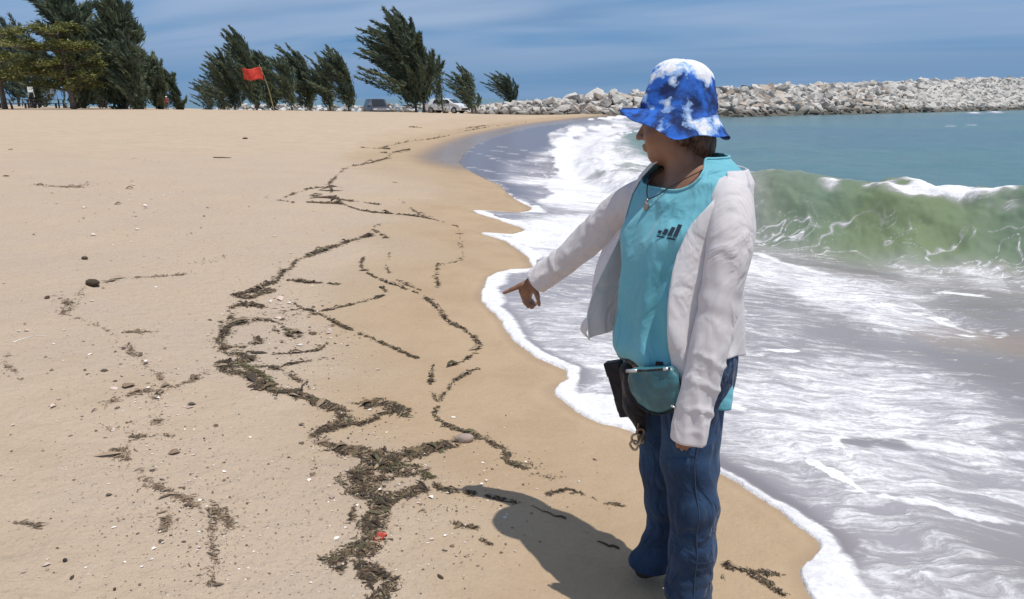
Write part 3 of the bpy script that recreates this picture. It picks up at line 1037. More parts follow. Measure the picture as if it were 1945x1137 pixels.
def build_breakwater():
    rnd = np.random.default_rng(11)
    root = tag(empty('breakwater', (20, 84, Z_SEA)), 'long breakwater of piled pale boulders running across the water to the right', 'breakwater')
    d = np.diff(BW_BASE, axis=0); L = np.concatenate([[0], np.cumsum(np.linalg.norm(d, axis=1))])
    spots = []
    s = 0.0
    while s < L[5] + 20:
        x, y = np.interp(s, L, BW_BASE[:, 0]), np.interp(s, L, BW_BASE[:, 1])
        x2, y2 = np.interp(s + 1, L, BW_BASE[:, 0]), np.interp(s + 1, L, BW_BASE[:, 1])
        t = np.array([x2 - x, y2 - y]); t /= np.linalg.norm(t); n = np.array([-t[1], t[0]])
        top = np.interp(s, L, BW_TOP)
        z0 = max(gz(x, y), Z_SEA) - 0.05
        rs = 0.55 + 0.26 * min(1, s / 30.0)
        slope = (top - z0) * 1.35
        rows = max(1, int(round(math.hypot(slope, top - z0) / (rs * 0.80))))
        for k in range(rows + 1):
            u = k / max(rows, 1)
            sz = rs * rnd.uniform(0.75, 1.55)
            off = u * slope + rnd.normal() * 0.15 * rs
            a = s + rnd.uniform(-0.5, 0.5) * rs + (k % 2) * rs * 0.5
            px, py = np.interp(a, L, BW_BASE[:, 0]) + n[0] * off, np.interp(a, L, BW_BASE[:, 1]) + n[1] * off
            pz = z0 + u * (top - z0) + rnd.normal() * 0.12 * rs - 0.15 * sz
            spots.append((px, py, pz, sz, s, u))
        s += rs * 1.02
    # the ones that show largest become stones of their own
    def show(q):
        return q[3] / math.hypot(q[0], q[1]) * (1 if q[0] / q[1] < 0.66 else 0.2)
    order = sorted(range(len(spots)), key=lambda i: -show(spots[i]))
    for i in order[:300]:
        q = spots[i]
        place_rock(ROCKS, root, q[0], q[1], q[2], q[3] * 1.5, rnd)
    rest = [spots[i] for i in order[300:]]
    # back slope and top of the mound
    for s_ in np.arange(0, L[5] + 60, 1.5):
        for off in (6.5, 8.5, 10.5):
            i_ = np.interp(s_, L, np.arange(len(L)))
            x, y = np.interp(s_, L, BW_BASE[:, 0]), np.interp(s_, L, BW_BASE[:, 1])
            x2, y2 = np.interp(s_ + 1, L, BW_BASE[:, 0]), np.interp(s_ + 1, L, BW_BASE[:, 1])
            t = np.array([x2 - x, y2 - y]); t /= np.linalg.norm(t); n = np.array([-t[1], t[0]])
            top = np.interp(s_, L, BW_TOP)
            if s_ < 14 and off > 7: continue
            z = top - max(0, off - 8.0) * 0.6 - 0.25
            rest.append((x + n[0] * off + rnd.normal() * .3, y + n[1] * off + rnd.normal() * .3, z + rnd.normal() * 0.1, rnd.uniform(0.8, 1.3), s_, 1))
    V, Fc, mi = [], [], []
    for q in rest:
        me = ROCKS[rnd.integers(len(ROCKS))]
        M = Matrix.Translation((q[0], q[1], q[2])) @ Euler((rnd.normal() * .35, rnd.normal() * .35, rnd.uniform(0, 6.28))).to_matrix().to_4x4() @ Matrix.Diagonal((q[3] * 1.5 * rnd.uniform(.85, 1.2), q[3] * 1.4, q[3] * 1.35, 1))
        o = len(V)
        V += [tuple(M @ v.co) for v in me.vertices]
        Fc += [tuple(i + o for i in f.vertices) for f in me.polygons]
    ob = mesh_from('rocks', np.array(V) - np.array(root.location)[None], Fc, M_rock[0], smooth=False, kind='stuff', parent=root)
    # rubble core under the armour stones
    mb = MB()
    V = []; rows = []
    ss = np.arange(1.5, L[6], 3.0)
    for s_ in ss:
        x, y = np.interp(s_, L, BW_BASE[:, 0]), np.interp(s_, L, BW_BASE[:, 1])
        x2, y2 = np.interp(s_ + 1, L, BW_BASE[:, 0]), np.interp(s_ + 1, L, BW_BASE[:, 1])
        t = np.array([x2 - x, y2 - y]); t /= np.linalg.norm(t); n = np.array([-t[1], t[0]])
        top = np.interp(s_, L, BW_TOP) - 0.55; z0 = -1.0
        slope = (top + 0.4) * 1.3
        for off, z in ((-0.3, z0), (slope + 0.2, top), (slope + 5, top), (slope + 12, z0)):
            V.append((x + n[0] * off - root.location[0], y + n[1] * off - root.location[1], z - root.location[2]))
    Fc = [(4 * i + k, 4 * i + 4 + k, 4 * i + 5 + k, 4 * i + 1 + k) for i in range(len(ss) - 1) for k in range(3)]
    core = varied('rubble_core', (0.10, 0.09, 0.08), (0.2, 0.18, 0.16), 1.2, 0.95, 0.2, 3)
    mesh_from('core', V, Fc, core, smooth=False, parent=root)
    # low pale stones beyond the berm, behind the trees
    root2 = tag(empty('stone_revetment', (-16, 90, 0.0)), 'low row of pale stones behind the windswept trees', 'revetment')
    for x_px in np.arange(415, 945, 7.0):
        for k in range(2):
            Y = 86 + k * 0.9 + rnd.normal() * 0.3 - (945 - x_px) * 0.002
            q = P(x_px + rnd.normal() * 2, 200, Y)
            if 690 < x_px < 740 and k == 0: continue
            z = 0.28 + 0.40 * k * rnd.uniform(0.4, 1.3)
            place_rock(PALE, root2, q[0], Y, z, rnd.uniform(0.45, 0.85), rnd, 'stone')
    return root


breakwater = build_breakwater()

# ------------------------------------------------------------------ trees
def foliage_material(name, c1, c2, c3):
    m, nt, b = material(name, c1, 0.75)
    t = nt.attr('tint')
    c = nt.mix(nt.ramp(t, 0.0, 0.55, smooth=False), c1, c2)
    c = nt.mix(nt.ramp(t, 0.6, 1.0, smooth=False), c, c3)
    nt.put(b.inputs['Base Color'], c)
    b.inputs['Specular IOR Level'].default_value = 0.25
    # thin leaves let some light through
    tr = nt.node('ShaderNodeBsdfTranslucent'); nt.put(tr.inputs[0], c)
    mx = nt.node('ShaderNodeMixShader'); mx.inputs[0].default_value = 0.25
    out = m.node_tree.nodes['Material Output']
    nt.l.new(b.outputs[0], mx.inputs[1]); nt.l.new(tr.outputs[0], mx.inputs[2]); nt.l.new(mx.outputs[0], out.inputs[0])
    return m


M_needle = foliage_material('casuarina_needles', (0.080, 0.110, 0.080), (0.130, 0.160, 0.098), (0.205, 0.220, 0.125))
M_needle_hazed = foliage_material('hazed_casuarina_needles', (0.075, 0.115, 0.125), (0.105, 0.14, 0.13), (0.15, 0.18, 0.15))  # bluish haze of distance put into the needle colour
M_leaf = foliage_material('almond_leaves', (0.075, 0.085, 0.026), (0.17, 0.18, 0.055), (0.36, 0.35, 0.15))
M_bark = varied('grey_bark', (0.10, 0.075, 0.06), (0.19, 0.15, 0.12), 6, 0.9, 0.02, 20)


def tri_cloud(pos, ax, wid, tint):
    """thin triangles: base at pos, tip at pos+ax, half width wid (vector)"""
    n = len(pos)
    V = np.empty((n, 3, 3)); V[:, 0] = pos - wid; V[:, 1] = pos + wid; V[:, 2] = pos + ax
    return V.reshape(-1, 3), np.arange(n * 3).reshape(n, 3), np.repeat(tint, 3)


def casuarina(base, H, half_w, lean, seed, nplume=34, trunks=1, trunk_h=0.16, wind=0.55, label='', mat=None, needles=230, depth=None, group=None, fan=1.0, plume=0.50):
    """base (x,y,z); lean: sideways shift of the top towards -x in metres"""
    r = np.random.default_rng(seed)
    depth = depth or half_w * 0.8
    root = tag(empty('casuarina_tree', base), label, 'tree', group)
    mb = MB()
    tops = []
    for k in range(trunks):
        dx = (k - (trunks - 1) / 2) * half_w * 0.16
        pts, rad = [], []
        for i in range(9):
            t = i / 8
            pts.append((dx - lean * t ** 1.5 + 0.04 * H * math.sin(3 * t + seed + k) * t, 0.1 * k + 0.03 * H * math.sin(2.1 * t + seed), H * 0.86 * t - 0.3))
            rad.append(max(0.012 * H * (1 - t) ** 0.9 + 0.01, 0.012))
        mb.tube(pts, rad, 7)
        tops.append(np.array(pts))
    P_, A_, W_, T_ = [], [], [], []
    for j in range(nplume):
        T = tops[j % trunks]
        u = trunk_h + (0.80 - trunk_h) * (j / nplume) ** 0.9
        u = min(0.98, u + r.uniform(-0.03, 0.03))
        st = np.array([np.interp(u * 0.95, np.linspace(0, 1, 9), T[:, i]) for i in range(3)])
        # where the plume points: up, fanned out, everything swept down-wind (-x)
        side = r.uniform(-1, 1) * fan
        dp = r.uniform(-1, 1)
        prog = (u - trunk_h) / (1 - trunk_h)
        reach = half_w * (1.0 - 0.62 * prog) * r.uniform(0.6, 1.1)
        length = H * plume * (1 - 0.45 * prog) * r.uniform(0.65, 1.35)
        tip = st + np.array([side * reach - wind * length * 0.62, dp * depth * (1 - 0.6 * prog), length * (0.85 - 0.35 * abs(side))])
        tip[2] = min(tip[2], H * r.uniform(0.86, 1.04))
        mid = (st + tip) / 2 + np.array([0.22 * length * (0.6 + 0.3 * side), 0, 0.02 * length])
        n = int(needles * r.uniform(0.7, 1.25))
        t = r.beta(1.15, 1.0, n)
        c = ((1 - t) ** 2)[:, None] * st + (2 * t * (1 - t))[:, None] * mid + (t ** 2)[:, None] * tip
        dirv = (2 * (1 - t))[:, None] * (mid - st) + (2 * t)[:, None] * (tip - mid)
        dirv /= np.linalg.norm(dirv, axis=1)[:, None]
        rr = H * 0.066 * (1.03 - t ** 0.9) * r.uniform(0.75, 1.2)
        off = r.normal(size=(n, 3)) * rr[:, None] * 0.55
        P_.append(c + off)
        ln = H * r.uniform(0.035, 0.075, n) * (0.75 + 0.4 * (1 - t))
        dd = dirv * 0.85 + r.normal(size=(n, 3)) * 0.33 + np.array([-0.35 * wind, 0, 0.10])
        dd /= np.linalg.norm(dd, axis=1)[:, None]
        A_.append(dd * ln[:, None])
        w = np.cross(dd, r.normal(size=(n, 3))); w /= np.linalg.norm(w, axis=1)[:, None] + 1e-9
        W_.append(w * (ln * r.uniform(0.10, 0.18, n))[:, None])
        T_.append(np.clip(r.uniform(0, 0.75) + r.normal(size=n) * 0.14, 0, 1))
        if j % 2 == 0:
            mb.tube([st, (st + mid) / 2 + (mid - st) * .1, mid, (mid + tip) / 2], [0.006 * H, 0.004 * H, 0.003 * H, 0.0015 * H], 4, cap=False)
    V, Fc, T = tri_cloud(np.vstack(P_), np.vstack(A_), np.vstack(W_), np.concatenate(T_))
    mb.build('trunk', M_bark, root, smooth=True)
    mesh_from('crown', V, Fc, mat or M_needle, smooth=False, attrs={'tint': T}, parent=root)
    return root


def tree_at(px, Y, top_px, **kw):
    q = P(px, 200, Y); z = gz(q[0], Y)
    top = P(px, top_px, Y)[2]
    return (q[0], Y, z), top - z


def metres(px_, Y): return px_ / F_PX * Y * 0.985


GR = 'casuarina trees in the windswept row behind the berm'
def row(px, Y, top, hw, lean, seed, label, **kw):
    b, H = tree_at(px, Y, top)
    return casuarina(b, H, metres(hw, Y), metres(lean, Y), seed, label=label, **kw)


# the windswept row
row(445, 67, 72, 51, 22, 1, 'casuarina at the left end of the windswept row, beneath a ragged thin tip', group=GR, nplume=44, needles=180, trunk_h=0.11)
row(486, 65, 28, 48, 18, 2, 'tallest casuarina of the windswept row with one narrow spire above the flag', group=GR, nplume=47, needles=190, trunk_h=0.11, fan=0.7)
row(522, 69, 68, 46, 20, 3, 'casuarina just right of the flag with its tips swept left', group=GR, nplume=40, needles=180, trunk_h=0.11)
row(556, 66, 82, 46, 16, 4, 'third casuarina right of the flag, a single dark spike on top', group=GR, nplume=37, needles=180, trunk_h=0.11)
row(592, 70, 66, 51, 30, 5, 'casuarina in the middle of the row with long plumes leaning over its neighbour', group=GR, nplume=40, needles=180, trunk_h=0.11, wind=0.8)
row(628, 67, 86, 42, 22, 6, 'short casuarina second from the right end of the windswept row', group=GR, nplume=34, needles=180, trunk_h=0.11)
row(662, 65, 68, 46, 24, 7, 'casuarina at the right end of the windswept row, trunk leaning left', group=GR, nplume=44, needles=190, trunk_h=0.11)
row(425, 72, 100, 46, 12, 8, 'squat casuarina filling the gap at the left foot of the row', group=GR, nplume=30, needles=150, trunk_h=0.05)
row(395, 76, 140, 33, 5, 19, 'low bushy casuarina between the grove and the windswept row', nplume=30, needles=150, trunk_h=0.02, mat=M_needle_hazed)
# the big lone one and its small neighbours
row(798, 68, 2, 100, 30, 21, 'large lone casuarina with many plumes swept to the left', nplume=92, needles=250, trunks=2, trunk_h=0.12, wind=0.62, plume=0.52, fan=1.1)
row(842, 73, 86, 7, 5, 22, 'thin upright casuarina sapling hard against the big lone tree', nplume=9, needles=90, fan=0.5)
row(903, 76, 106, 42, 28, 23, 'small casuarina with curled tips right of the big lone tree', nplume=24, needles=170, trunk_h=0.18, wind=0.7, trunks=2)
row(978, 84, 120, 42, 24, 24, 'smallest casuarina, leaning left, last before the rocks', nplume=32, needles=170, trunk_h=0.30, wind=0.8)
# the grove on the left
GL = 'dark casuarinas of the left grove'
row(232, 66, -70, 62, 10, 31, 'tallest dark casuarina of the left grove, its top out of frame', group=GL, nplume=80, needles=300, trunks=2, trunk_h=0.03, wind=0.2, plume=0.36)
row(150, 72, -95, 75, 10, 32, 'dark casuarina behind the broad leaved tree, its top out of frame', group=GL, nplume=70, needles=260, trunks=2, trunk_h=0.03, wind=0.2, plume=0.36)
row(300, 70, 60, 42, 8, 33, 'conical casuarina on the right flank of the grove', group=GL, nplume=50, needles=240, trunk_h=0.03, wind=0.35, plume=0.34)
row(338, 73, 105, 34, 14, 34, 'low casuarina closing the right edge of the grove', group=GL, nplume=36, needles=200, trunk_h=0.02, wind=0.45, plume=0.36)
row(264, 64, 30, 46, 4, 35, 'dense casuarina at the front middle of the grove', group=GL, nplume=60, needles=260, trunk_h=0.02, wind=0.3, plume=0.34)
row(40, 98, 8, 60, 0, 36, 'casuarina tinted with bluish haze far behind the grove at the left edge', nplume=46, needles=200, trunk_h=0.1, mat=M_needle_hazed, wind=0.3)
row(-40, 80, 20, 70, 0, 37, 'casuarina cut by the left edge of the frame', nplume=46, needles=200, trunk_h=0.12, wind=0.3)
row(75, 88, 40, 70, 0, 38, 'far casuarina seen beneath the canopy of the grove', nplume=40, needles=200, trunk_h=0.02, wind=0.2)
row(195, 92, 90, 70, 0, 39, 'dim casuarina deep inside the grove', nplume=40, needles=200, trunk_h=0.02, wind=0.2)


def almond_tree(px, Y, seed, label, tiers, trunk_lean=0.0):
    r = np.random.default_rng(seed)
    q = P(px, 200, Y); z0 = gz(q[0], Y)
    root = tag(empty('sea_almond_tree', (q[0], Y, z0)), label, 'tree')
    mb = MB()
    P_, A_, W_, T_ = [], [], [], []
    Htop = max(P(px, t[1], Y)[2] for t in tiers) - z0
    mb.tube([(trunk_lean * (1 - t), 0, t * Htop * 0.92 - 0.3 * (1 - t)) for t in np.linspace(0, 1, 8)], [0.2 * (1 - t) + 0.04 for t in np.linspace(0, 1, 8)], 9)
    for (cx, cy, hw, dy) in tiers:
        c = np.array(P(cx, cy, Y + dy)) - np.array([q[0], Y, z0])
        w = metres(hw, Y)
        # boughs reach out level, each ending in bunches of big leaves
        for b_ in range(max(7, int(w * 6))):
            a = r.uniform(0, 2 * math.pi); rad = w * math.sqrt(r.uniform(0.04, 1))
            e = c + np.array([math.cos(a) * rad, math.sin(a) * rad * 0.8, r.normal() * 0.13 - 0.20 * (rad / w) ** 2])
            mb.tube([(0.0, 0, c[2] - 0.5), ((c[0] + e[0]) / 2, (c[1] + e[1]) / 2, c[2] - 0.28), tuple(e)], [0.05, 0.03, 0.015], 4, cap=False)
            n = 70
            o = r.normal(size=(n, 3)) * np.array([0.30, 0.30, 0.13])
            P_.append(e + o)
            d = r.normal(size=(n, 3)) * np.array([1, 1, 0.35]); d[:, 2] += 0.15
            d /= np.linalg.norm(d, axis=1)[:, None]
            ln = r.uniform(0.15, 0.30, n)
            A_.append(d * ln[:, None])
            wv = np.cross(d, np.array([0, 0, 1.0]) + r.normal(size=(n, 3)) * 0.35); wv /= np.linalg.norm(wv, axis=1)[:, None]
            W_.append(wv * (ln * 0.3)[:, None])
            T_.append(np.clip(r.uniform(0.25, 0.95) + r.normal(size=n) * 0.15, 0, 1))
    V, Fc, T = tri_cloud(np.vstack(P_), np.vstack(A_), np.vstack(W_), np.concatenate(T_))
    mb.build('trunk', M_bark, root, smooth=True)
    mesh_from('crown', V, Fc, M_leaf, smooth=False, attrs={'tint': T}, parent=root)
    return root


almond_tree(128, 62, 51, 'sea almond tree with level tiers of yellow green leaves before the dark grove',
            [(90, 55, 55, 0), (125, 48, 20, 0.5), (40, 84, 55, -0.2), (120, 84, 50, 0.2), (165, 86, 26, -0.3), (30, 108, 40, 0), (85, 116, 52, -0.4), (140, 112, 42, -0.5), (175, 118, 18, 0.2),
             (60, 132, 55, 0.3), (115, 140, 45, 0.2), (165, 138, 26, -0.2), (150, 156, 36, 0.1), (95, 158, 30, 0.5)], 0.5)
almond_tree(4, 64, 52, 'sea almond tree cut by the left edge of the frame',
            [(-20, 58, 50, 0), (10, 76, 34, 0), (-15, 104, 45, 0.2), (20, 128, 34, 0), (-10, 146, 50, 0)], 0.2)

# ------------------------------------------------------------------ things on and behind the berm
M_red = varied('red_cloth', (0.55, 0.035, 0.02), (0.72, 0.07, 0.04), 5, 0.75)
M_bamboo = varied('bamboo', (0.34, 0.28, 0.13), (0.22, 0.18, 0.08), 6, 0.6)
M_dark_wood = varied('dark_wood', (0.055, 0.035, 0.035), (0.09, 0.055, 0.05), 9, 0.8)
M_white_plastic = varied('white_plastic', (0.75, 0.76, 0.74), (0.66, 0.66, 0.65), 8, 0.4)
M_glass, _, _b = material('car_glass', (0.02, 0.025, 0.03), 0.08)
M_tyre = material('tyre_rubber', (0.02, 0.02, 0.02), 0.8)[0]
M_metal = material('rim_metal', (0.45, 0.46, 0.48), 0.35, Metallic=0.8)[0]
M_lamp = material('lamp_lens', (0.7, 0.7, 0.72), 0.15)[0]
M_tail = material('tail_lens', (0.45, 0.02, 0.02), 0.2)[0]


def red_flag():
    Y = 61.0
    a = P(521, 207, Y); z0 = gz(a[0], Y)
    root = tag(empty('red_flag', (a[0], Y, z0)), 'red warning flag blowing left from a leaning bamboo pole', 'flag')
    top = P(492, 122, Y) - np.array([a[0], Y, z0]); lo = np.array([0, 0, -0.3])
    bend = P(511, 165, Y) - np.array([a[0], Y, z0])
    pts = [lo * (1 - t) ** 2 + 2 * t * (1 - t) * (bend * 1.0 + np.array([0.05, 0, 0])) + top * t * t for t in np.linspace(0, 1, 9)]
    mb = MB(); mb.tube(pts, [0.045 - 0.025 * t for t in np.linspace(0, 1, 9)], 7); mb.build('pole', M_bamboo, root, smooth=True)
    hx = P(497, 126, Y) - P(497, 153, Y)
    t0 = P(497, 128, Y) - np.array([a[0], Y, z0])
    nx, nz = 22, 12
    V = []
    wdt, hgt = metres(37, Y), metres(22, Y)
    for i in range(nx):
        for j in range(nz):
            u, v = i / (nx - 1), j / (nz - 1)
            V.append((t0[0] - u * wdt + 0.05 * v, t0[1] + 0.16 * math.sin(u * 7 + v * 1.5) * u, t0[2] - v * hgt * (1 - 0.12 * u) - 0.10 * u + 0.06 * math.sin(u * 8)))
    Fc = [(i * nz + j, i * nz + j + 1, (i + 1) * nz + j + 1, (i + 1) * nz + j) for i in range(nx - 1) for j in range(nz - 1)]
    f = mesh_from('cloth', V, Fc, M_red, parent=root)
    md = f.modifiers.new('thick', 'SOLIDIFY'); md.thickness = 0.01


red_flag()


def car(name, loc, rz, paint, label, suv=False):
    root = tag(empty(name, loc, rz), label, 'car')
    L, Wd, H = (4.5, 1.85, 1.72) if suv else (4.3, 1.75, 1.5)
    # side profile, lofted across with tumblehome
    prof = [(-L / 2, .35), (-L / 2, .75), (-L / 2 + .15, .95), (-L / 2 + .35, 1.02), (-L / 2 + .75, H - .04), (-.2, H), (.55, H - .06), (1.25, 1.03), (L / 2 - .25, .86), (L / 2, .62), (L / 2, .32)]
    bm = bmesh.new(); rings = []
    for y, sx, dz in ((-1, .97, 0), (-.96, 1, 0), (-.5, 1, .02), (.5, 1, .02), (.96, 1, 0), (1, .97, 0)):
        ring = []
        for x, z in prof:
            yy = y * Wd / 2 * (1 - 0.20 * max(0, (z - .95) / (H - .95)))
            ring.append(bm.verts.new((x * sx, yy, z + dz * (z > 1))))
        rings.append(ring)
    n = len(prof)
    for a, b in zip(rings[:-1], rings[1:]):
        for i in range(n): bm.faces.new((a[i], a[(i + 1) % n], b[(i + 1) % n], b[i]))
    bm.faces.new(rings[0]); bm.faces.new(reversed(rings[-1]))
    bmesh.ops.recalc_face_normals(bm, faces=bm.faces)
    me = bpy.data.meshes.new('body'); bm.to_mesh(me); bm.free(); me.materials.append(paint)
    o = bpy.data.objects.new('body', me); COL.objects.link(o); o.parent = root
    md = o.modifiers.new('b', 'BEVEL'); md.width = 0.05; md.segments = 2
    g = MB()
    g.add([(1.22, -.68, 1.06), (1.22, .68, 1.06), (.60, .60, H - .08), (.60, -.60, H - .08)], [(0, 1, 2, 3)])
    v = [(p[0] + .03, p[1], p[2] + .02) for p in g.v]; g.v = v
    w = g.build('windscreen', M_glass, root); w.modifiers.new('s', 'SOLIDIFY').thickness = 0.01
    g = MB(); g.add([(-L / 2 + .36, -.62, 1.06), (-L / 2 + .36, .62, 1.06), (-L / 2 + .70, .55, H - .1), (-L / 2 + .70, -.55, H - .1)], [(3, 2, 1, 0)])
    g.v = [(p[0] - .04, p[1], p[2] + .02) for p in g.v]
    w = g.build('rear_window', M_glass, root); w.modifiers.new('s', 'SOLIDIFY').thickness = 0.01
    for sy in (-1, 1):
        for x0, x1, x2, x3 in ((.02, 1.0, .55, .02), (-1.15, -.08, -.08, -1.0)):
            yb, yt = sy * (Wd / 2 * .985 + .006), sy * (Wd / 2 * .84 + .006)
            g = MB(); g.add([(x0, yb, 1.02), (x1, yb, 1.02), (x2, yt, H - .12), (x3, yt, H - .12)], [(0, 1, 2, 3)])
            w = g.build('side_window', M_glass, root); w.modifiers.new('s', 'SOLIDIFY').thickness = 0.012
        for x in (-L / 2 + .8, L / 2 - .8):
            g = MB(); g.tube([(x, sy * (Wd / 2 - .22), .33), (x, sy * (Wd / 2 + .01), .33)], .33, 18)
            wh = g.build('wheel', M_tyre, root, bevel=0.02)
            g = MB(); g.tube([(x, sy * (Wd / 2 - .02), .33), (x, sy * (Wd / 2 + .02), .33)], .19, 14); g.build('rim', M_metal, wh)
        g = MB(); g.box((L / 2 - .08, sy * .62, .72), (.16, .32, .14)); g.build('headlight', M_lamp, root, bevel=0.02)
        g = MB(); g.box((-L / 2 + .02, sy * .68, .85), (.1, .22, .25)); g.build('tail_light', M_tail, root, bevel=0.02)
        g = MB(); g.box((.95, sy * (Wd / 2 + .09), 1.03), (.12, .2, .14)); g.build('mirror', paint, root, bevel=0.02)
    g = MB(); g.box((L / 2 + .01, 0, .45), (.08, 1.5, .16)); g.build('bumper', M_tyre, root, bevel=0.02)
    return root


M_dark_paint, _, _b = material('dark_car_paint', (0.035, 0.035, 0.05), 0.3)
M_white_paint, _, _b = material('white_car_paint', (0.72, 0.74, 0.76), 0.3)
q = P(715, 200, 82); car('parked_car', (q[0], 82, gz(q[0], 82)), math.radians(-68), M_dark_paint, 'dark car parked behind the berm left of the lone casuarina', True)
q = P(848, 200, 84); car('parked_car', (q[0], 84, gz(q[0], 84) + 0.15), math.radians(-25), M_white_paint, 'white car parked behind the berm right of the lone casuarina')


def plastic_chair(px, Y, rz, label, z=None):
    q = P(px, 200, Y)
    root = tag(empty('plastic_chair', (q[0], Y, gz(q[0], Y) if z is None else z), rz), label, 'chair', 'white chairs under the grove')
    g = MB(); g.box((0, 0, .43), (.46, .44, .035)); g.build('seat', M_white_plastic, root, bevel=0.01)
    g = MB(); g.box((0, .23, .68), (.44, .03, .46), Euler((-.18, 0, 0)).to_matrix()); g.build('backrest', M_white_plastic, root, bevel=0.01)
    for sx in (-1, 1):
        g = MB(); g.box((sx * .23, .02, .63), (.05, .42, .03)); g.build('armrest', M_white_plastic, root, bevel=0.006)
        for sy in (-1, 1):
            g = MB(); g.tube([(sx * .24, sy * .22, 0), (sx * .20, sy * .19, .43)], .022, 6); g.build('leg', M_white_plastic, root)


plastic_chair(62, 74, 0.6, 'white plastic chair turned sideways left of its pair under the almond tree', z=P(62, 184, 74)[2])
plastic_chair(99, 73, -0.3, 'white plastic chair with its back up in the shade of the almond tree', z=P(99, 187, 73)[2])


def bench_table(px, Y, half_px, label, rz=0.0, zt=0.75):
    q = P(px, 200, Y); z = gz(q[0], Y)
    root = tag(empty('wooden_table', (q[0], Y, z), rz), label, 'table', 'dark tables under the grove')
    w = metres(half_px, Y)
    for i in range(4):
        g = MB(); g.box((0, -.36 + .24 * i, zt), (2 * w, .22, .05)); g.build('plank', M_dark_wood, root)
    for sx in (-1, 1):
        for sy in (-1, 1):
            g = MB(); g.box((sx * (w - .15), sy * .36, zt / 2 - .04), (.1, .1, zt)); g.build('leg', M_dark_wood, root)
    for sy in (-1, 1):
        g = MB(); g.box((0, sy * .75, .42), (2 * w, .26, .05)); g.build('bench_seat', M_dark_wood, root)
        for sx in (-1, 1):
            g = MB(); g.box((sx * (w - .2), sy * .75, .2), (.08, .2, .42)); g.build('bench_leg', M_dark_wood, root)


bench_table(24, 72, 36, 'long dark table with benches at the left edge under the trees', 0.05)
bench_table(90, 76, 30, 'dark table with benches behind the white chairs', -0.05)
bench_table(175, 74, 24, 'dark table half lost in the shade right of the almond trunk', 0.1)
g = MB()
q = P(20, 205, 62); zb = gz(q[0], 62)
a_, b_ = P(25, 208, 62), P(17, 190, 62)
g.tube([tuple(a_ - np.array([0, 0, .2])), tuple((a_ + b_) / 2 + np.array([.02, 0, 0])), tuple(b_)], [.09, .08, .06], 8)
tag(g.build('wooden_post', varied('red_brown_wood', (0.16, 0.06, 0.04), (0.22, 0.1, 0.06), 8, .85), smooth=True), 'short reddish post leaning left on the berm at the left edge', 'post')


def small_person(px, Y, foot_px, h, label, shirt, trousers, cap, rz=0):
    q = P(px, foot_px, Y)
    root = mesh = None
    bm = bmesh.new()
    def blob(c, s, seg=10):
        r_ = bmesh.ops.create_uvsphere(bm, u_segments=seg, v_segments=8, radius=1)
        bmesh.ops.transform(bm, matrix=Matrix.Translation(c) @ Matrix.Diagonal((*s, 1)), verts=r_['verts'])
    k = h / 1.65
    S = SDF((-.45, -.3, -.02), (.45, .3, 1.75), 0.03)
    S.cone((0, 0, .9), (0, 0, 1.32), .15, .17, .04); S.cone((0, 0, 1.3), (0, 0, 1.45), .06, .055, .03)
    S.ell((0, 0, 1.54), (.085, .10, .115), k=.03)
    for s_ in (-1, 1):
        S.cone((s_ * .09, 0, .88), (s_ * .10, .02, .5), .095, .065, .03); S.cone((s_ * .10, .02, .5), (s_ * .11, 0, .06), .065, .045, .03)
        S.cone((s_ * .11, -.12, .04), (s_ * .11, .03, .05), .035, .045, .02)
        S.cone((s_ * .19, 0, 1.36), (s_ * .26, .02, 1.08), .055, .045, .04); S.cone((s_ * .26, .02, 1.08), (s_ * .20, -.14, .88), .045, .035, .02)
    V, Fc = S.mesh()
    o = mesh_from('person', V * k, Fc, shirt)
    o.location = (q[0], Y, q[2]); o.rotation_euler = (0, 0, rz)
    zc = V[:, 2][Fc].mean(1)
    for m_ in (trousers, M_skin): o.data.materials.append(m_)
    rad = np.abs(V[:, 0][Fc].mean(1))
    mi = np.where(zc < .9, 1, np.where((zc > 1.42) | ((rad > .2) & (zc < 1.05)), 2, 0)).astype(np.int32)
    o.data.polygons.foreach_set('material_index', mi)
    tag(o, label, 'person')
    c = MB(); c.tube([(0, 0, 1.60 * k), (0, 0, 1.61 * k), (0, 0, 1.69 * k), (0, 0, 1.71 * k)], [.17 * k, .12 * k, .10 * k, .03 * k], 14); c.build('hat', cap, o, smooth=True)
    return o

# ------------------------------------------------------------------ what the tide left
M_wrack, _nt, _b = material('dry_weed', (0.1, 0.07, 0.04), 0.85)
_nt.put(_b.inputs['Base Color'], _nt.attr('col', 'Color'))


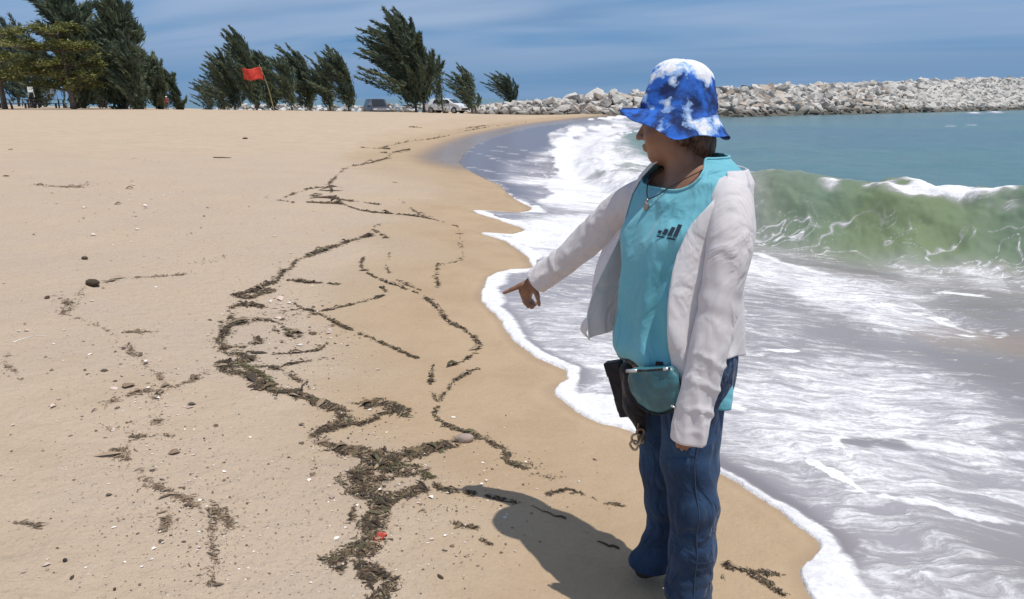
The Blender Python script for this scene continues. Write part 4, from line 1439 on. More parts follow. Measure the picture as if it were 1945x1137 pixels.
def debris(name, cen, size, seed, cols, flat=0.35, lift=0.5, elong=(2.5, 11.0)):
    """a scatter of bent little straps and flakes lying on the sand; cen (n,2)"""
    r = np.random.default_rng(seed)
    n = len(cen)
    z = ground(cen)
    a = r.uniform(0, 2 * math.pi, n)
    L = size * np.exp(r.normal(size=n) * 0.60 + 0.0); e = r.uniform(*elong, n); Wd = L / e
    bend = r.normal(size=n) * 0.35 * L
    hh = L * flat * r.uniform(0.1, 0.8, n)
    ux, uy = np.cos(a), np.sin(a)
    V = np.empty((n, 7, 3))
    for k, (s_, w_, q_) in enumerate(((-.5, 0, 0), (-.15, .5, .8), (-.15, -.5, .8), (.2, .45, 1), (.2, -.45, 1), (.5, 0, .2), (0.02, 0, 1.5))):
        lx = s_ * L; ly = w_ * Wd + bend * (s_ * s_ - .08)
        V[:, k, 0] = cen[:, 0] + ux * lx - uy * ly
        V[:, k, 1] = cen[:, 1] + uy * lx + ux * ly
        V[:, k, 2] = z + 0.001 + q_ * hh * lift * 1.6 + (k == 5) * r.uniform(0, .5, n) * hh
    base = np.array([(0, 2, 6), (0, 6, 1), (1, 6, 3), (2, 4, 6), (6, 5, 3), (4, 5, 6)])
    Fc = (base[None] + (np.arange(n) * 7)[:, None, None]).reshape(-1, 3)
    c = np.array(cols)[r.integers(len(cols), size=n)] * r.uniform(0.7, 1.3, (n, 1))
    return mesh_from(name, V.reshape(-1, 3), Fc, M_wrack, smooth=False, colors={'col': np.repeat(c, 7, 0)})


def along(lines, seed, per=1.0, spread=0.5):
    """points scattered about polylines given in photograph pixels as (points, width px, density)"""
    r = np.random.default_rng(seed)
    out, siz = [], []
    for pts, w, dens in lines:
        c = smooth_line(np.array(pts, float), 6.0)
        g = G(c[:, 0], c[:, 1])[:, :2]
        dist = np.hypot(g[:, 0], g[:, 1])
        seg = np.linalg.norm(np.diff(c, axis=0), axis=1)
        for i in range(len(c) - 1):
            pxm = F_PX / max(dist[i], 1.0)
            wm = w * 0.72 / pxm
            patch = 0.6 + 1.6 * vnoise(np.array([[c[i, 0] * 0.06, c[i, 1] * 0.06]]), seed)[0]
            clump = min(max(0.35, patch + 0.3), 1.5)
            sz_ = 0.0100 * (dist[i] / 3.0) ** 0.75
            n = r.poisson(0.21 * per * min(dens, 1.3) ** 1.5 * clump ** 1.3 * seg[i] * wm / sz_ ** 2)
            t = r.random(n)[:, None]
            wig = fbm(np.column_stack([g[i] * (1 - t) + g[i + 1] * t]) * (0.9 / wm), 2, seed + 9)[:, None] if n else np.zeros((0, 1))
            nrm_ = np.array([-(g[i + 1] - g[i])[1], (g[i + 1] - g[i])[0]]) / (np.linalg.norm(g[i + 1] - g[i]) + 1e-9)
            q = g[i] * (1 - t) + g[i + 1] * t + nrm_ * wig * wm * 0.9 + r.standard_t(1.7, size=(n, 2)).clip(-9, 9) * wm * 0.15 * spread * 2
            if n:
                ok = fbm(q * (0.55 / sz_ ** 0.5 / 0.35), 2, seed + 20) + 0.35 * fbm(q * (0.30 / sz_), 1, seed + 21) > r.uniform(-0.50, 0.22, n)
                q = q[ok]; n = len(q)
            out.append(q); siz.append(np.full(n, sz_))
    return np.vstack(out), np.concatenate(siz)


BROWN = [(0.075, 0.047, 0.030), (0.11, 0.072, 0.042), (0.045, 0.032, 0.023), (0.16, 0.11, 0.06), (0.09, 0.08, 0.04), (0.28, 0.21, 0.14), (0.055, 0.038, 0.026)]
FADED = [(0.22, 0.155, 0.10), (0.16, 0.11, 0.07), (0.30, 0.22, 0.15), (0.12, 0.085, 0.06)]
GREENISH = [(0.07, 0.075, 0.03), (0.10, 0.10, 0.04), (0.10, 0.065, 0.035), (0.15, 0.12, 0.06)]

main_line = [([(705, 445), (660, 460), (600, 480), (570, 492), (545, 512), (525, 532), (490, 548), (455, 560)], 12, 1.0),
             ([(720, 425), (708, 436), (735, 452)], 9, .8), ([(545, 532), (600, 537), (655, 540)], 9, 1.0),
             ([(448, 558), (470, 566), (500, 556), (530, 545)], 14, 1.1), ([(440, 584), (470, 578), (500, 584)], 11, 1.4),
             ([(400, 608), (425, 612), (440, 600)], 7, .6), ([(455, 610), (425, 630), (418, 650), (440, 668), (470, 682), (430, 690), (440, 705), (480, 715), (490, 735), (520, 738), (560, 750), (610, 768), (650, 782)], 21, 1.55),
             ([(440, 660), (480, 655), (500, 640)], 14, .7),
             ([(650, 782), (662, 800), (612, 820), (607, 832), (650, 850), (710, 862), (760, 868), (800, 855), (870, 838)], 24, 1.7),
             ([(680, 770), (735, 764), (768, 786)], 20, 1.7), ([(740, 778), (700, 800), (660, 806)], 16, 1.2),
             ([(780, 862), (720, 880), (660, 908), (682, 930), (702, 950), (692, 990), (697, 1030), (652, 1050), (642, 1066), (682, 1082), (702, 1102)], 36, 1.9),
             ([(690, 1085), (740, 1106), (712, 1137), (700, 1180)], 22, 1.1), ([(800, 893), (740, 900), (690, 920)], 24, 1.6),
             ([(800, 925), (750, 945), (710, 968)], 20, 1.6)]
green_line = [([(740, 882), (790, 886), (822, 908)], 12, 1.4), ([(450, 690), (500, 712), (520, 735)], 10, .9)]
inner_line = [([(800, 893), (830, 925), (870, 935), (905, 940)], 12, 1.3), ([(905, 938), (960, 950), (1010, 962)], 8, 1.0), ([(1040, 940), (1080, 930), (1130, 948), (1190, 962)], 8, 1.2),
              ([(690, 490), (685, 505), (710, 525), (760, 545), (800, 560), (830, 585), (850, 610), (890, 630), (910, 655), (890, 680), (855, 695)], 5, 1.3),
              ([(830, 575), (850, 608), (888, 630), (910, 656)], 6, 1.2),
              ([(910, 700), (880, 710), (850, 740), (832, 770), (826, 790), (860, 812), (910, 830), (942, 850), (952, 870), (1000, 890)], 9, 1.3),
              ([(905, 832), (950, 850), (965, 870)], 18, .7), ([(740, 480), (735, 510), (760, 535), (800, 552)], 4, .9), ([(832, 500), (828, 520), (832, 545)], 7, 1.0), ([(870, 460), (880, 490), (830, 505)], 4, .6),
              ([(820, 695), (818, 740), (832, 765)], 6, .9), ([(555, 575), (590, 590), (640, 585), (730, 560), (725, 545)], 6, 1.0),
              ([(540, 600), (600, 595), (650, 620), (700, 640), (780, 675), (820, 690)], 7, .9), ([(440, 605), (520, 610), (545, 630), (600, 635)], 10, 1.0),
              ([(520, 625), (560, 640), (600, 632)], 9, .8), ([(450, 665), (520, 672), (600, 665), (622, 650)], 7, 1.0), ([(520, 700), (560, 690), (620, 680)], 7, 1.0),
              ([(500, 600), (560, 590), (600, 600)], 26, .28), ([(480, 690), (560, 715), (600, 740)], 20, .3), ([(870, 430), (880, 480), (870, 492)], 4, .7),
              ([(1380, 1075), (1420, 1085), (1450, 1105), (1490, 1130)], 14, 1.1), ([(1440, 1085), (1480, 1092)], 10, .6), ([(1372, 1095), (1385, 1105)], 6, .8), ([(880, 1000), (905, 1004)], 9, .9), ([(912, 1025), (938, 1036)], 9, 1.1), ([(860, 990), (900, 1000)], 18, .4),
              ([(760, 380), (800, 408), (830, 412)], 6, .9), ([(745, 345), (770, 352)], 4, .7)]
far_line = [([(1000, 232), (930, 241), (880, 250), (830, 262), (770, 270), (720, 282)], 5, 2.0), ([(800, 243), (776, 241)], 5, 1.6),
            ([(775, 288), (745, 291), (722, 289)], 6, 3.4), ([(745, 290), (735, 300), (700, 310), (660, 318), (640, 335), (625, 350), (630, 365), (592, 373)], 6, 2.4),
            ([(590, 372), (640, 378), (720, 388)], 9, 3.4), ([(585, 384), (650, 386)], 6, 3.0), ([(640, 382), (690, 400), (800, 412), (870, 430)], 4, 1.4),
            ([(540, 375), (580, 360), (620, 355)], 5, .9), ([(680, 280), (740, 283)], 4, 1.4), ([(860, 248), (910, 240), (940, 236)], 5, 2.0), ([(500, 375), (560, 385)], 7, .4)]
left_line = [([(370, 520), (300, 525), (230, 530), (170, 545), (132, 570), (125, 595), (170, 610), (215, 630), (300, 630)], 7, .62), ([(125, 575), (140, 560), (128, 598)], 9, .9),
             ([(215, 630), (240, 660), (270, 685), (300, 710), (312, 735), (262, 745), (210, 765), (190, 800), (232, 822)], 10, .62), ([(400, 700), (350, 730), (312, 735)], 11, .5),
             ([(312, 735), (290, 780), (302, 802), (240, 800)], 18, .5), ([(240, 830), (330, 828)], 6, .9), ([(212, 856), (240, 870), (255, 890), (272, 912), (330, 935), (370, 960), (410, 970), (440, 1000)], 12, .8),
             ([(215, 855), (250, 875), (260, 900)], 12, 1.0), ([(410, 970), (400, 1020), (410, 1060), (400, 1110)], 16, .42), ([(322, 980), (312, 1010)], 10, .9), ([(20, 660), (10, 690), (50, 722)], 8, .5),
             ([(30, 718), (60, 720)], 7, 1.0), ([(30, 992), (80, 1000)], 4, .7), ([(62, 350), (140, 356), (160, 350)], 9, 1.6), ([(250, 300), (300, 308)], 6, .7), ([(610, 840), (590, 890), (600, 925)], 6, .35),
             ([(300, 960), (420, 1040), (440, 1120)], 60, .06), ([(700, 880), (820, 1000), (900, 1080)], 90, .05), ([(1000, 880), (1050, 910)], 26, .30), ([(330, 480), (370, 500), (480, 470)], 20, .12)]
for nm, ln, sd, cols, per, lab in (
        ('seaweed_wrack', main_line, 301, BROWN, 1.35, 'thick band of brown dried seaweed winding down the middle of the sand'),
        ('seaweed_wrack', green_line, 302, GREENISH, 1.2, 'olive green tufts mixed into the thick seaweed band'),
        ('seaweed_wrack', inner_line, 303, BROWN, 0.62, 'thin seaweed threads looping between the thick band and the swash'),
        ('seaweed_wrack', far_line, 304, BROWN, 0.8, 'distant seaweed line curving up the beach towards the rocks'),
        ('seaweed_wrack', left_line, 305, FADED, 0.36, 'faded scatter of weed on the pale sand at the left')):
    c, sz = along(ln, sd, per, 1.3 if sd == 305 else 0.5)
    tag(debris(nm, c, sz, sd, cols), lab, None, None, 'stuff')

# loose crumbs all over the dry sand
_r = np.random.default_rng(77)
az = _r.uniform(-0.62, 0.35, 5200); rr = 1 / _r.uniform(1 / 16.0, 1 / 1.9, 5200)
cc = np.column_stack([rr * np.sin(az), rr * np.cos(az)])
dd = shore_d(cc); cc = cc[dd > 1.25 + 0.10 * np.hypot(*cc.T)]
cl_ = fbm(cc * 1.4, 3, 400); cc = cc[cl_ > -0.12 + 0.35 * _r.random(len(cc))]
d_ = np.hypot(*cc.T)
tag(debris('shell_grit', cc, 0.0042 * (d_ / 3) ** 0.8, 78, [(0.22, 0.15, 0.10), (0.60, 0.52, 0.44), (0.16, 0.11, 0.08), (0.52, 0.43, 0.36), (0.34, 0.24, 0.18), (0.28, 0.19, 0.14)], elong=(1.1, 1.8), flat=.5), 'shell crumbs and grit strewn over the dry sand', None, None, 'stuff')
cg = []
for x_, y_, sx, sy, n_ in ((230, 360, 90, 22, 90), (330, 900, 90, 60, 240), (420, 1040, 120, 60, 300), (620, 900, 60, 60, 120), (240, 740, 60, 60, 120), (120, 700, 90, 60, 90), (900, 930, 120, 60, 260), (800, 1040, 100, 60, 160), (540, 640, 70, 40, 330), (520, 580, 60, 22, 160), (600, 700, 80, 40, 160), (740, 940, 70, 40, 200), (690, 820, 60, 30, 120), (300, 760, 60, 60, 140), (300, 420, 160, 40, 120), (560, 610, 70, 40, 110)):
    cg.append(np.column_stack([_r.normal(x_, sx, n_), _r.normal(y_, sy, n_)]))
cg = np.vstack(cg); cg = cg[(cg[:, 1] > 330) & (cg[:, 1] < 1130)]
gg = G(cg[:, 0], cg[:, 1])[:, :2]; d_ = np.hypot(*gg.T)
tag(debris('shell_grit', gg, 0.0065 * (d_ / 3) ** 0.8, 79, [(0.12, 0.085, 0.06), (0.2, 0.14, 0.09), (0.72, 0.66, 0.6), (0.55, 0.42, 0.36)], elong=(1.1, 2.2), flat=.5), 'coarser crumbs gathered in patches beside the seaweed', None, None, 'stuff')


# single things lying on the sand
def at_px(px, py):
    return G([px], [py])[0]


def pebble(name, px, py, size, mat, label, cat, seed, flat=.5, group=None, rot=None):
    q = at_px(px, py)
    r = np.random.default_rng(seed)
    bm = bmesh.new(); bmesh.ops.create_icosphere(bm, subdivisions=3, radius=1)
    V = np.array([v.co for v in bm.verts])
    n = 1 + 0.22 * fbm(V * 1.3 + seed, 3, seed)
    for v, k in zip(bm.verts, n):
        v.co = Vector((v.co.x * size[0] / 2 * k, v.co.y * size[1] / 2 * k, v.co.z * size[2] / 2 * k))
    me = bpy.data.meshes.new(name); bm.to_mesh(me); bm.free(); me.materials.append(mat)
    me.polygons.foreach_set('use_smooth', np.ones(len(me.polygons), bool))
    o = bpy.data.objects.new(name, me); COL.objects.link(o)
    o.location = (q[0], q[1], q[2] + size[2] * (0.5 - flat * .3)); o.rotation_euler = (0.1, 0.05, rot if rot is not None else r.uniform(0, 6))
    return tag(o, label, cat, group)


def stick(px, py, px2, py2, rad, mat, label, seed=1, lift=0.0, name='twig', cat='twig'):
    a, b = at_px(px, py), at_px(px2, py2)
    r = np.random.default_rng(seed)
    pts = []
    for t in np.linspace(0, 1, 7):
        c = a * (1 - t) + b * t
        w = np.linalg.norm(b - a) * 0.05
        pts.append((c[0] + r.normal() * w, c[1] + r.normal() * w, c[2] + rad * 0.8 + lift * t))
    g = MB(); g.tube(pts, [rad * (0.7 + 0.4 * math.sin(3 * t + seed)) for t in np.linspace(0, 1, 7)], 7)
    return tag(g.build(name, mat, smooth=True), label, cat)


M_stone = varied('beach_stone', (0.30, 0.235, 0.20), (0.40, 0.31, 0.26), 24, 0.85, 0.004, 60)
M_bone = varied('sea_bleached', (0.72, 0.68, 0.60), (0.84, 0.81, 0.74), 40, 0.7, 0.002, 90)
M_charred = varied('black_wood', (0.018, 0.013, 0.011), (0.05, 0.035, 0.03), 40, 0.8, 0.004, 60)
M_twig = varied('brown_twig', (0.11, 0.07, 0.045), (0.17, 0.12, 0.08), 30, 0.85, 0.002, 80)
M_dkw = varied('dark_weed', (0.05, 0.035, 0.022), (0.085, 0.06, 0.035), 30, 0.9, 0.01, 40)
M_pinkred, _n, _bb = material('wet_red_plastic', (0.62, 0.09, 0.06), 0.35)
pebble('stone', 882, 838, (.085, .05, .045), M_stone, 'smooth grey brown stone at the end of the thick seaweed band', 'stone', 501, rot=0.2)
pebble('shell', 861, 793, (.026, .014, .008), M_bone, 'white oval shell on smooth sand above the grey brown stone', 'shell', 502, rot=0)
stick(570, 742, 585, 729, .010, M_charred, 'short charred stub of wood lying at the edge of the seaweed band', 3, .006, 'driftwood', 'driftwood')
stick(748, 290, 777, 287, .030, M_twig, 'brown branch lying far up the beach by the distant seaweed line', 4, .03, 'driftwood', 'driftwood')
stick(592, 377, 640, 374, .016, M_twig, 'long weathered branch in the weed where the far line bends', 5, .0, 'driftwood', 'driftwood')
stick(606, 386, 655, 388, .012, M_twig, 'second weathered branch just below the long one', 6, .0, 'driftwood', 'driftwood')
stick(405, 299, 440, 300, .012, M_twig, 'straight brown stick alone on the far dry sand', 7, .0)
stick(30, 650, 62, 638, .0035, M_bone, 'bleached pale twig pointing up right near the left edge', 8)
stick(68, 638, 92, 638, .0035, M_bone, 'bleached pale twig lying level beside its pointing neighbour', 9)
stick(30, 993, 82, 1005, .0025, M_twig, 'thin brown twig on bare sand near the lower left corner', 10)
stick(1010, 963, 1072, 985, .004, M_twig, 'dark twig lying in the shadow of the pointing arm', 11)
stick(1135, 1030, 1180, 1043, .004, M_dkw, 'dark strap of weed lying inside the shadow near the heel', 12)
pebble('weed_clump', 176, 541, (.11, .09, .055), M_dkw, 'dark clump of weed alone on the pale sand at upper left', 'seaweed', 503)
pebble('weed_clump', 161, 492, (.055, .045, .03), M_dkw, 'small black lump on the sand above the lone dark clump', 'seaweed', 504)
pebble('weed_clump', 90, 566, (.06, .035, .02), M_dkw, 'flat dark scrap of weed left of the faded loop', 'seaweed', 505)
pebble('seed_pod', 124, 1066, (.015, .014, .012), M_charred, 'round black seed pod near the lower left corner', 'seed', 506)
pebble('seed_pod', 137, 1098, (.022, .010, .008), M_dkw, 'flat dark seed pod just below the round black one', 'seed', 507)
pebble('seed_pod', 218, 1120, (.012, .009, .008), M_dkw, 'small dark seed pod at the bottom edge left of centre', 'seed', 508)
pebble('bark_scrap', 836, 1096, (.030, .012, .008), M_dkw, 'dark scrap of bark on bare sand near the bottom edge', 'bark', 509)
pebble('bark_scrap', 466, 264, (.16, .1, .07), M_dkw, 'dark scrap far off on the dry sand under the flag', 'bark', 510)
pebble('bark_scrap', 222, 858, (.030, .018, .014), M_dkw, 'dark block of bark at the bend of the faded weed line', 'bark', 511)
pebble('shell', 296, 546, (.03, .02, .012), M_bone, 'white shell on pale sand right of the lone dark clump', 'shell', 512)
pebble('shell', 261, 436, (.05, .035, .02), M_bone, 'white shell far up on the gritty patch', 'shell', 513)
pebble('shell', 514, 573, (.03, .022, .014), M_bone, 'white shell in the upper weed cluster of the thick band', 'shell', 514)
pebble('shell', 702, 779, (.022, .015, .01), M_bone, 'white shell fragment caught in the weed loop above the thick band', 'shell', 515)


def red_scrap():
    q = at_px(722, 1024)
    r = np.random.default_rng(5)
    bm = bmesh.new(); bmesh.ops.create_grid(bm, x_segments=12, y_segments=10, size=1)
    for v in bm.verts:
        x, y = v.co.x, v.co.y
        f = 0.86 + 0.14 * math.cos(3 * math.atan2(y, x))
        rr_ = max(abs(x), abs(y)); l = math.hypot(x, y) or 1
        x, y = x / l * rr_ * f, y / l * rr_ * f
        v.co = Vector((x * .026, y * .016, .008 + .010 * math.sin(3.1 * x + 2 * y) + .006 * math.cos(5 * y)))
    me = bpy.data.meshes.new('plastic_scrap'); bm.to_mesh(me); bm.free(); me.materials.append(M_pinkred)
    me.polygons.foreach_set('use_smooth', np.ones(len(me.polygons), bool))
    o = bpy.data.objects.new('plastic_scrap', me); COL.objects.link(o); o.location = (q[0], q[1], q[2] + .004)
    o.modifiers.new('s', 'SOLIDIFY').thickness = .0025
    tag(o, 'crumpled red scrap of plastic beside the lower seaweed band', 'litter')


red_scrap()
# footprint-like dimples and the dark hollow are in the ground itself; small clods mark the far sand
_lab = [(786, 241, .22, 'small far clump of weed just below the berm in front of the lone casuarina'), (20, 284, .14, 'pale clod on the far sand at the left edge'), (12, 335, .10, 'dark flake of weed near the left edge of the far sand')]
for i_, (x_, y_, s_, l_) in enumerate(_lab):
    pebble('weed_clump', x_, y_, (s_, s_ * .5, s_ * .25), M_dkw if i_ != 1 else M_stone, l_, 'seaweed' if i_ != 1 else 'clod', 520 + i_)

# ------------------------------------------------------------------ the woman pointing
FWD = np.array([-0.91, -0.415, 0.0]); FWD /= np.linalg.norm(FWD)
LFT = np.array([0.415, -0.91, 0.0]); LFT /= np.linalg.norm(LFT)      # towards her own left, nearer to the camera
UP = np.array([0, 0, 1.0])


def axis_xy(z):
    """centre line of her trunk"""
    return np.stack([np.interp(z, [0.6, 0.85, 1.05, 1.2, 1.36], [0.485, 0.480, 0.488, 0.505, 0.530]),
                     np.interp(z, [0.6, 0.85, 1.05, 1.2, 1.36], [2.20, 2.21, 2.225, 2.245, 2.265]), 0 * np.asarray(z, float) + z], -1)


def prof(z):
    zs = [0.60, 0.68, 0.76, 0.86, 0.96, 1.06, 1.16, 1.23, 1.28, 1.315, 1.34, 1.37]
    a = [.175, .178, .176, .170, .166, .166, .170, .176, .170, .135, .085, .062]
    f = [.120, .125, .135, .150, .155, .150, .138, .122, .100, .085, .068, .055]      # towards the front
    b = [.130, .135, .130, .118, .110, .110, .112, .108, .098, .085, .072, .058]      # towards the back
    return np.interp(z, zs, a), np.interp(z, zs, f), np.interp(z, zs, b)


def trunk_pt(th, z, off=0.0, swell=1.0):
    """th: 0 her left side, pi/2 front, pi her right side, -pi/2 back"""
    a, f, b = prof(z)
    s, c = np.sin(th), np.cos(th)
    e = 2 / 2.35
    cc = np.sign(c) * np.abs(c) ** e; ss = np.sign(s) * np.abs(s) ** e
    dep = np.where(s > 0, f, b)
    A = axis_xy(z)
    return A + ((a + off) * cc * swell)[..., None] * LFT + ((dep + off) * ss * swell)[..., None] * FWD


def shell_mesh(name, pts, mat, parent, thick=0.0, closed_u=False, smooth=True, sub=0):
    """pts (nv, nu, 3)"""
    nv, nu = pts.shape[:2]
    i = np.arange(nv * nu).reshape(nv, nu)
    if closed_u:
        j = np.roll(i, -1, axis=1)
        Fc = np.stack([i[:-1], j[:-1], j[1:], i[1:]], -1).reshape(-1, 4)
    else:
        Fc = np.stack([i[:-1, :-1], i[:-1, 1:], i[1:, 1:], i[1:, :-1]], -1).reshape(-1, 4)
    o = mesh_from(name, pts.reshape(-1, 3), Fc, mat, smooth=smooth, parent=parent)
    if thick:
        md = o.modifiers.new('thick', 'SOLIDIFY'); md.thickness = thick; md.offset = 1
    if sub:
        md = o.modifiers.new('s', 'SUBSURF'); md.levels = sub; md.render_levels = sub
    return o


def cloth(name, c1, c2, scale=5, rough=0.85, weave=900, bumpd=0.0006, sheen=0.2, trans=0.0, wr=9.0):
    m, nt, b = material(name, c1, rough)
    p = nt.pos()
    c = nt.mix(nt.ramp(nt.noise(p, scale, 4), 0.35, 0.65), c1, c2)
    nt.put(b.inputs['Base Color'], c)
    b.inputs['Sheen Weight'].default_value = sheen
    b.inputs['Specular IOR Level'].default_value = 0.2
    cr = nt.math('ABSOLUTE', nt.math('SUBTRACT', nt.noise(nt.scale(p, (1, 1, 0.7), (0.3, 0.5, 0)), 9, 3, 0.45, 0.9), 0.5))
    h = nt.math('ADD', nt.noise(p, weave, 2), nt.math('MULTIPLY', nt.noise(p, 45, 4), 2.0))
    h = nt.math('ADD', h, nt.math('MULTIPLY', nt.ramp(cr, 0.0, 0.16), wr))
    nt.put(b.inputs['Normal'], nt.bump(h, 0.8, bumpd))
    if trans:
        tr = nt.node('ShaderNodeBsdfTranslucent'); nt.put(tr.inputs[0], c)
        mx = nt.node('ShaderNodeMixShader'); mx.inputs[0].default_value = trans
        nt.l.new(b.outputs[0], mx.inputs[1]); nt.l.new(tr.outputs[0], mx.inputs[2]); nt.l.new(mx.outputs[0], m.node_tree.nodes['Material Output'].inputs[0])
    return m


M_white_cloth = cloth('white_knit', (0.87, 0.83, 0.84), (0.90, 0.87, 0.88), trans=0.32)
M_tee = cloth('turquoise_jersey', (0.140, 0.43, 0.52), (0.175, 0.49, 0.58), 6, 0.8)


def denim_material():
    m, nt, b = material('denim', (0.03, 0.06, 0.14), 0.9)
    p = nt.pos()
    f = nt.noise(p, 4.5, 5, 0.6)
    s = nt.noise(nt.scale(p, (9, 9, 1.4)), 9, 4, 0.65)
    c = nt.mix(nt.ramp(f, 0.38, 0.62), (0.016, 0.036, 0.080), (0.028, 0.066, 0.140))
    c = nt.mix(nt.ramp(s, 0.62, 0.82, 0, 0.45), c, (0.07, 0.12, 0.21))
    w = nt.noise(p, 130, 3, 0.7)
    c = nt.mix(nt.ramp(w, 0.55, 0.8, 0, 0.35), c, (0.06, 0.10, 0.18))
    nt.put(b.inputs['Base Color'], c)
    b.inputs['Sheen Weight'].default_value = 0.1
    b.inputs['Specular IOR Level'].default_value = 0.2
    nt.put(b.inputs['Normal'], nt.bump(nt.math('ADD', w, nt.math('ADD', nt.math('MULTIPLY', nt.noise(p, 28, 4), 2.0), nt.math('MULTIPLY', nt.ramp(nt.math('ABSOLUTE', nt.math('SUBTRACT', nt.noise(nt.scale(p, (1, 1, 0.8), (0.5, 0.4, 0)), 8, 3, 0.45, 1.0), 0.5)), 0.0, 0.13), 5.0))), 0.85, 0.0013))
    return m


M_denim = denim_material()


def hat_material():
    m, nt, b = material('tie_dyed_cotton', (0.03, 0.12, 0.5), 0.85)
    p = nt.pos()
    w = nt.vscale(nt.vmath('SUBTRACT', nt.noisec(p, 14, 3), (0.5, 0.5, 0.5)), 0.05)
    q = nt.vmath('ADD', p, w)
    f = nt.noise(q, 13, 4, 0.6)
    white = nt.attr('bleach')
    v = nt.math('ADD', nt.math('MULTIPLY', nt.math('SUBTRACT', f, 0.5), 4.2), white)
    c = nt.mix(nt.ramp(nt.noise(q, 22, 3), 0.38, 0.62), (0.008, 0.025, 0.11), (0.020, 0.14, 0.60))
    c = nt.mix(nt.ramp(v, 0.30, 0.62), c, (0.34, 0.52, 0.84))
    c = nt.mix(nt.ramp(v, 0.62, 0.88), c, (0.82, 0.82, 0.85))
    nt.put(b.inputs['Base Color'], c)
    nt.put(b.inputs['Normal'], nt.bump(nt.math('ADD', nt.noise(p, 26, 4), nt.math('MULTIPLY', nt.noise(p, 600, 2), 0.2)), 0.9, 0.008))
    return m


def limb_frames(pts):
    pts = np.asarray(pts, float)
    T = np.gradient(pts, axis=0); T /= np.linalg.norm(T, axis=1)[:, None]
    ref = np.cross(T[0], UP); ref /= np.linalg.norm(ref)
    U = [ref]
    for i in range(1, len(T)):
        u = U[-1] - T[i] * (U[-1] @ T[i]); u /= np.linalg.norm(u); U.append(u)
    U = np.array(U)
    return T, U, np.cross(T, U)


def sleeve(name, ctrl, rads, parent, mat, seed, folds, flat=1.0, n_u=56, cuff=0.0):
    """ctrl: centre points; rads: radii at them; folds(t, ang, seed)->displacement"""
    ctrl = np.asarray(ctrl, float); k = np.linspace(0, 1, len(ctrl))
    c = smooth_line(ctrl, 0.006)
    arc = np.concatenate([[0], np.cumsum(np.linalg.norm(np.diff(c, axis=0), axis=1))]); arc /= arc[-1]
    carc = np.concatenate([[0], np.cumsum(np.linalg.norm(np.diff(ctrl, axis=0), axis=1))]); carc /= carc[-1]
    r = np.interp(arc, carc, rads)
    ks = np.hanning(9); ks /= ks.sum(); r = np.convolve(np.pad(r, 4, mode='edge'), ks, 'valid')
    T, U, B = limb_frames(c)
    an = np.linspace(0, 2 * math.pi, n_u, endpoint=False)
    d = U[:, None] * np.cos(an)[None, :, None] + B[:, None] * np.sin(an)[None, :, None]
    tt = np.repeat(arc[:, None], n_u, 1); aa = np.repeat(an[None], len(c), 0)
    rr = r[:, None] + folds(tt, aa, seed)
    pts = c[:, None] + d * rr[..., None]
    # turn the cuff in so it reads as cloth with an edge
    inn = [c[-1] + d[-1] * (rr[-1] * s)[:, None] - T[-1] * h for s, h in ((0.965, -0.002), (0.93, 0.001), (0.90, 0.03))]
    pts = np.concatenate([pts, np.array(inn)])
    return shell_mesh(name, pts, mat, parent, closed_u=True)


def folds_arm(wrist=0.7, amp=0.006, ring=0.005, freq=26):
    def f(t, a, seed):
        p = np.stack([t * 7.0, np.cos(a) * 1.3, np.sin(a) * 1.3], -1).reshape(-1, 3)
        n = fbm(p, 3, seed).reshape(t.shape)
        w = sstep(t, wrist - 0.18, wrist)* (1 - sstep(t, 0.93, 0.97))
        ph = t * freq * 2 * math.pi * 0.36 + 1.6 * np.cos(a + 1.0) + 2.0 * n
        rings = (np.exp(-(np.cos(ph * .5) / .35) ** 2) - .3) * ring * 1.3 * w * (0.6 + 0.5 * np.cos(a * 1 + 2.2))
        cr = -np.abs(fbm(np.stack([t * 5 + .5 * np.cos(a), np.cos(a) * 1.1 + t * 2, np.sin(a) * 1.1], -1).reshape(-1, 3), 2, seed + 5).reshape(t.shape)) * .009 * (.5 + t) + .002
        elbow = np.exp(-((t - 0.48) / 0.10) ** 2) * np.sin(t * 70 + 1.5 * np.cos(a - 0.5)) * ring * 0.35
        return amp * n * .8 + rings + elbow + cr
    return f


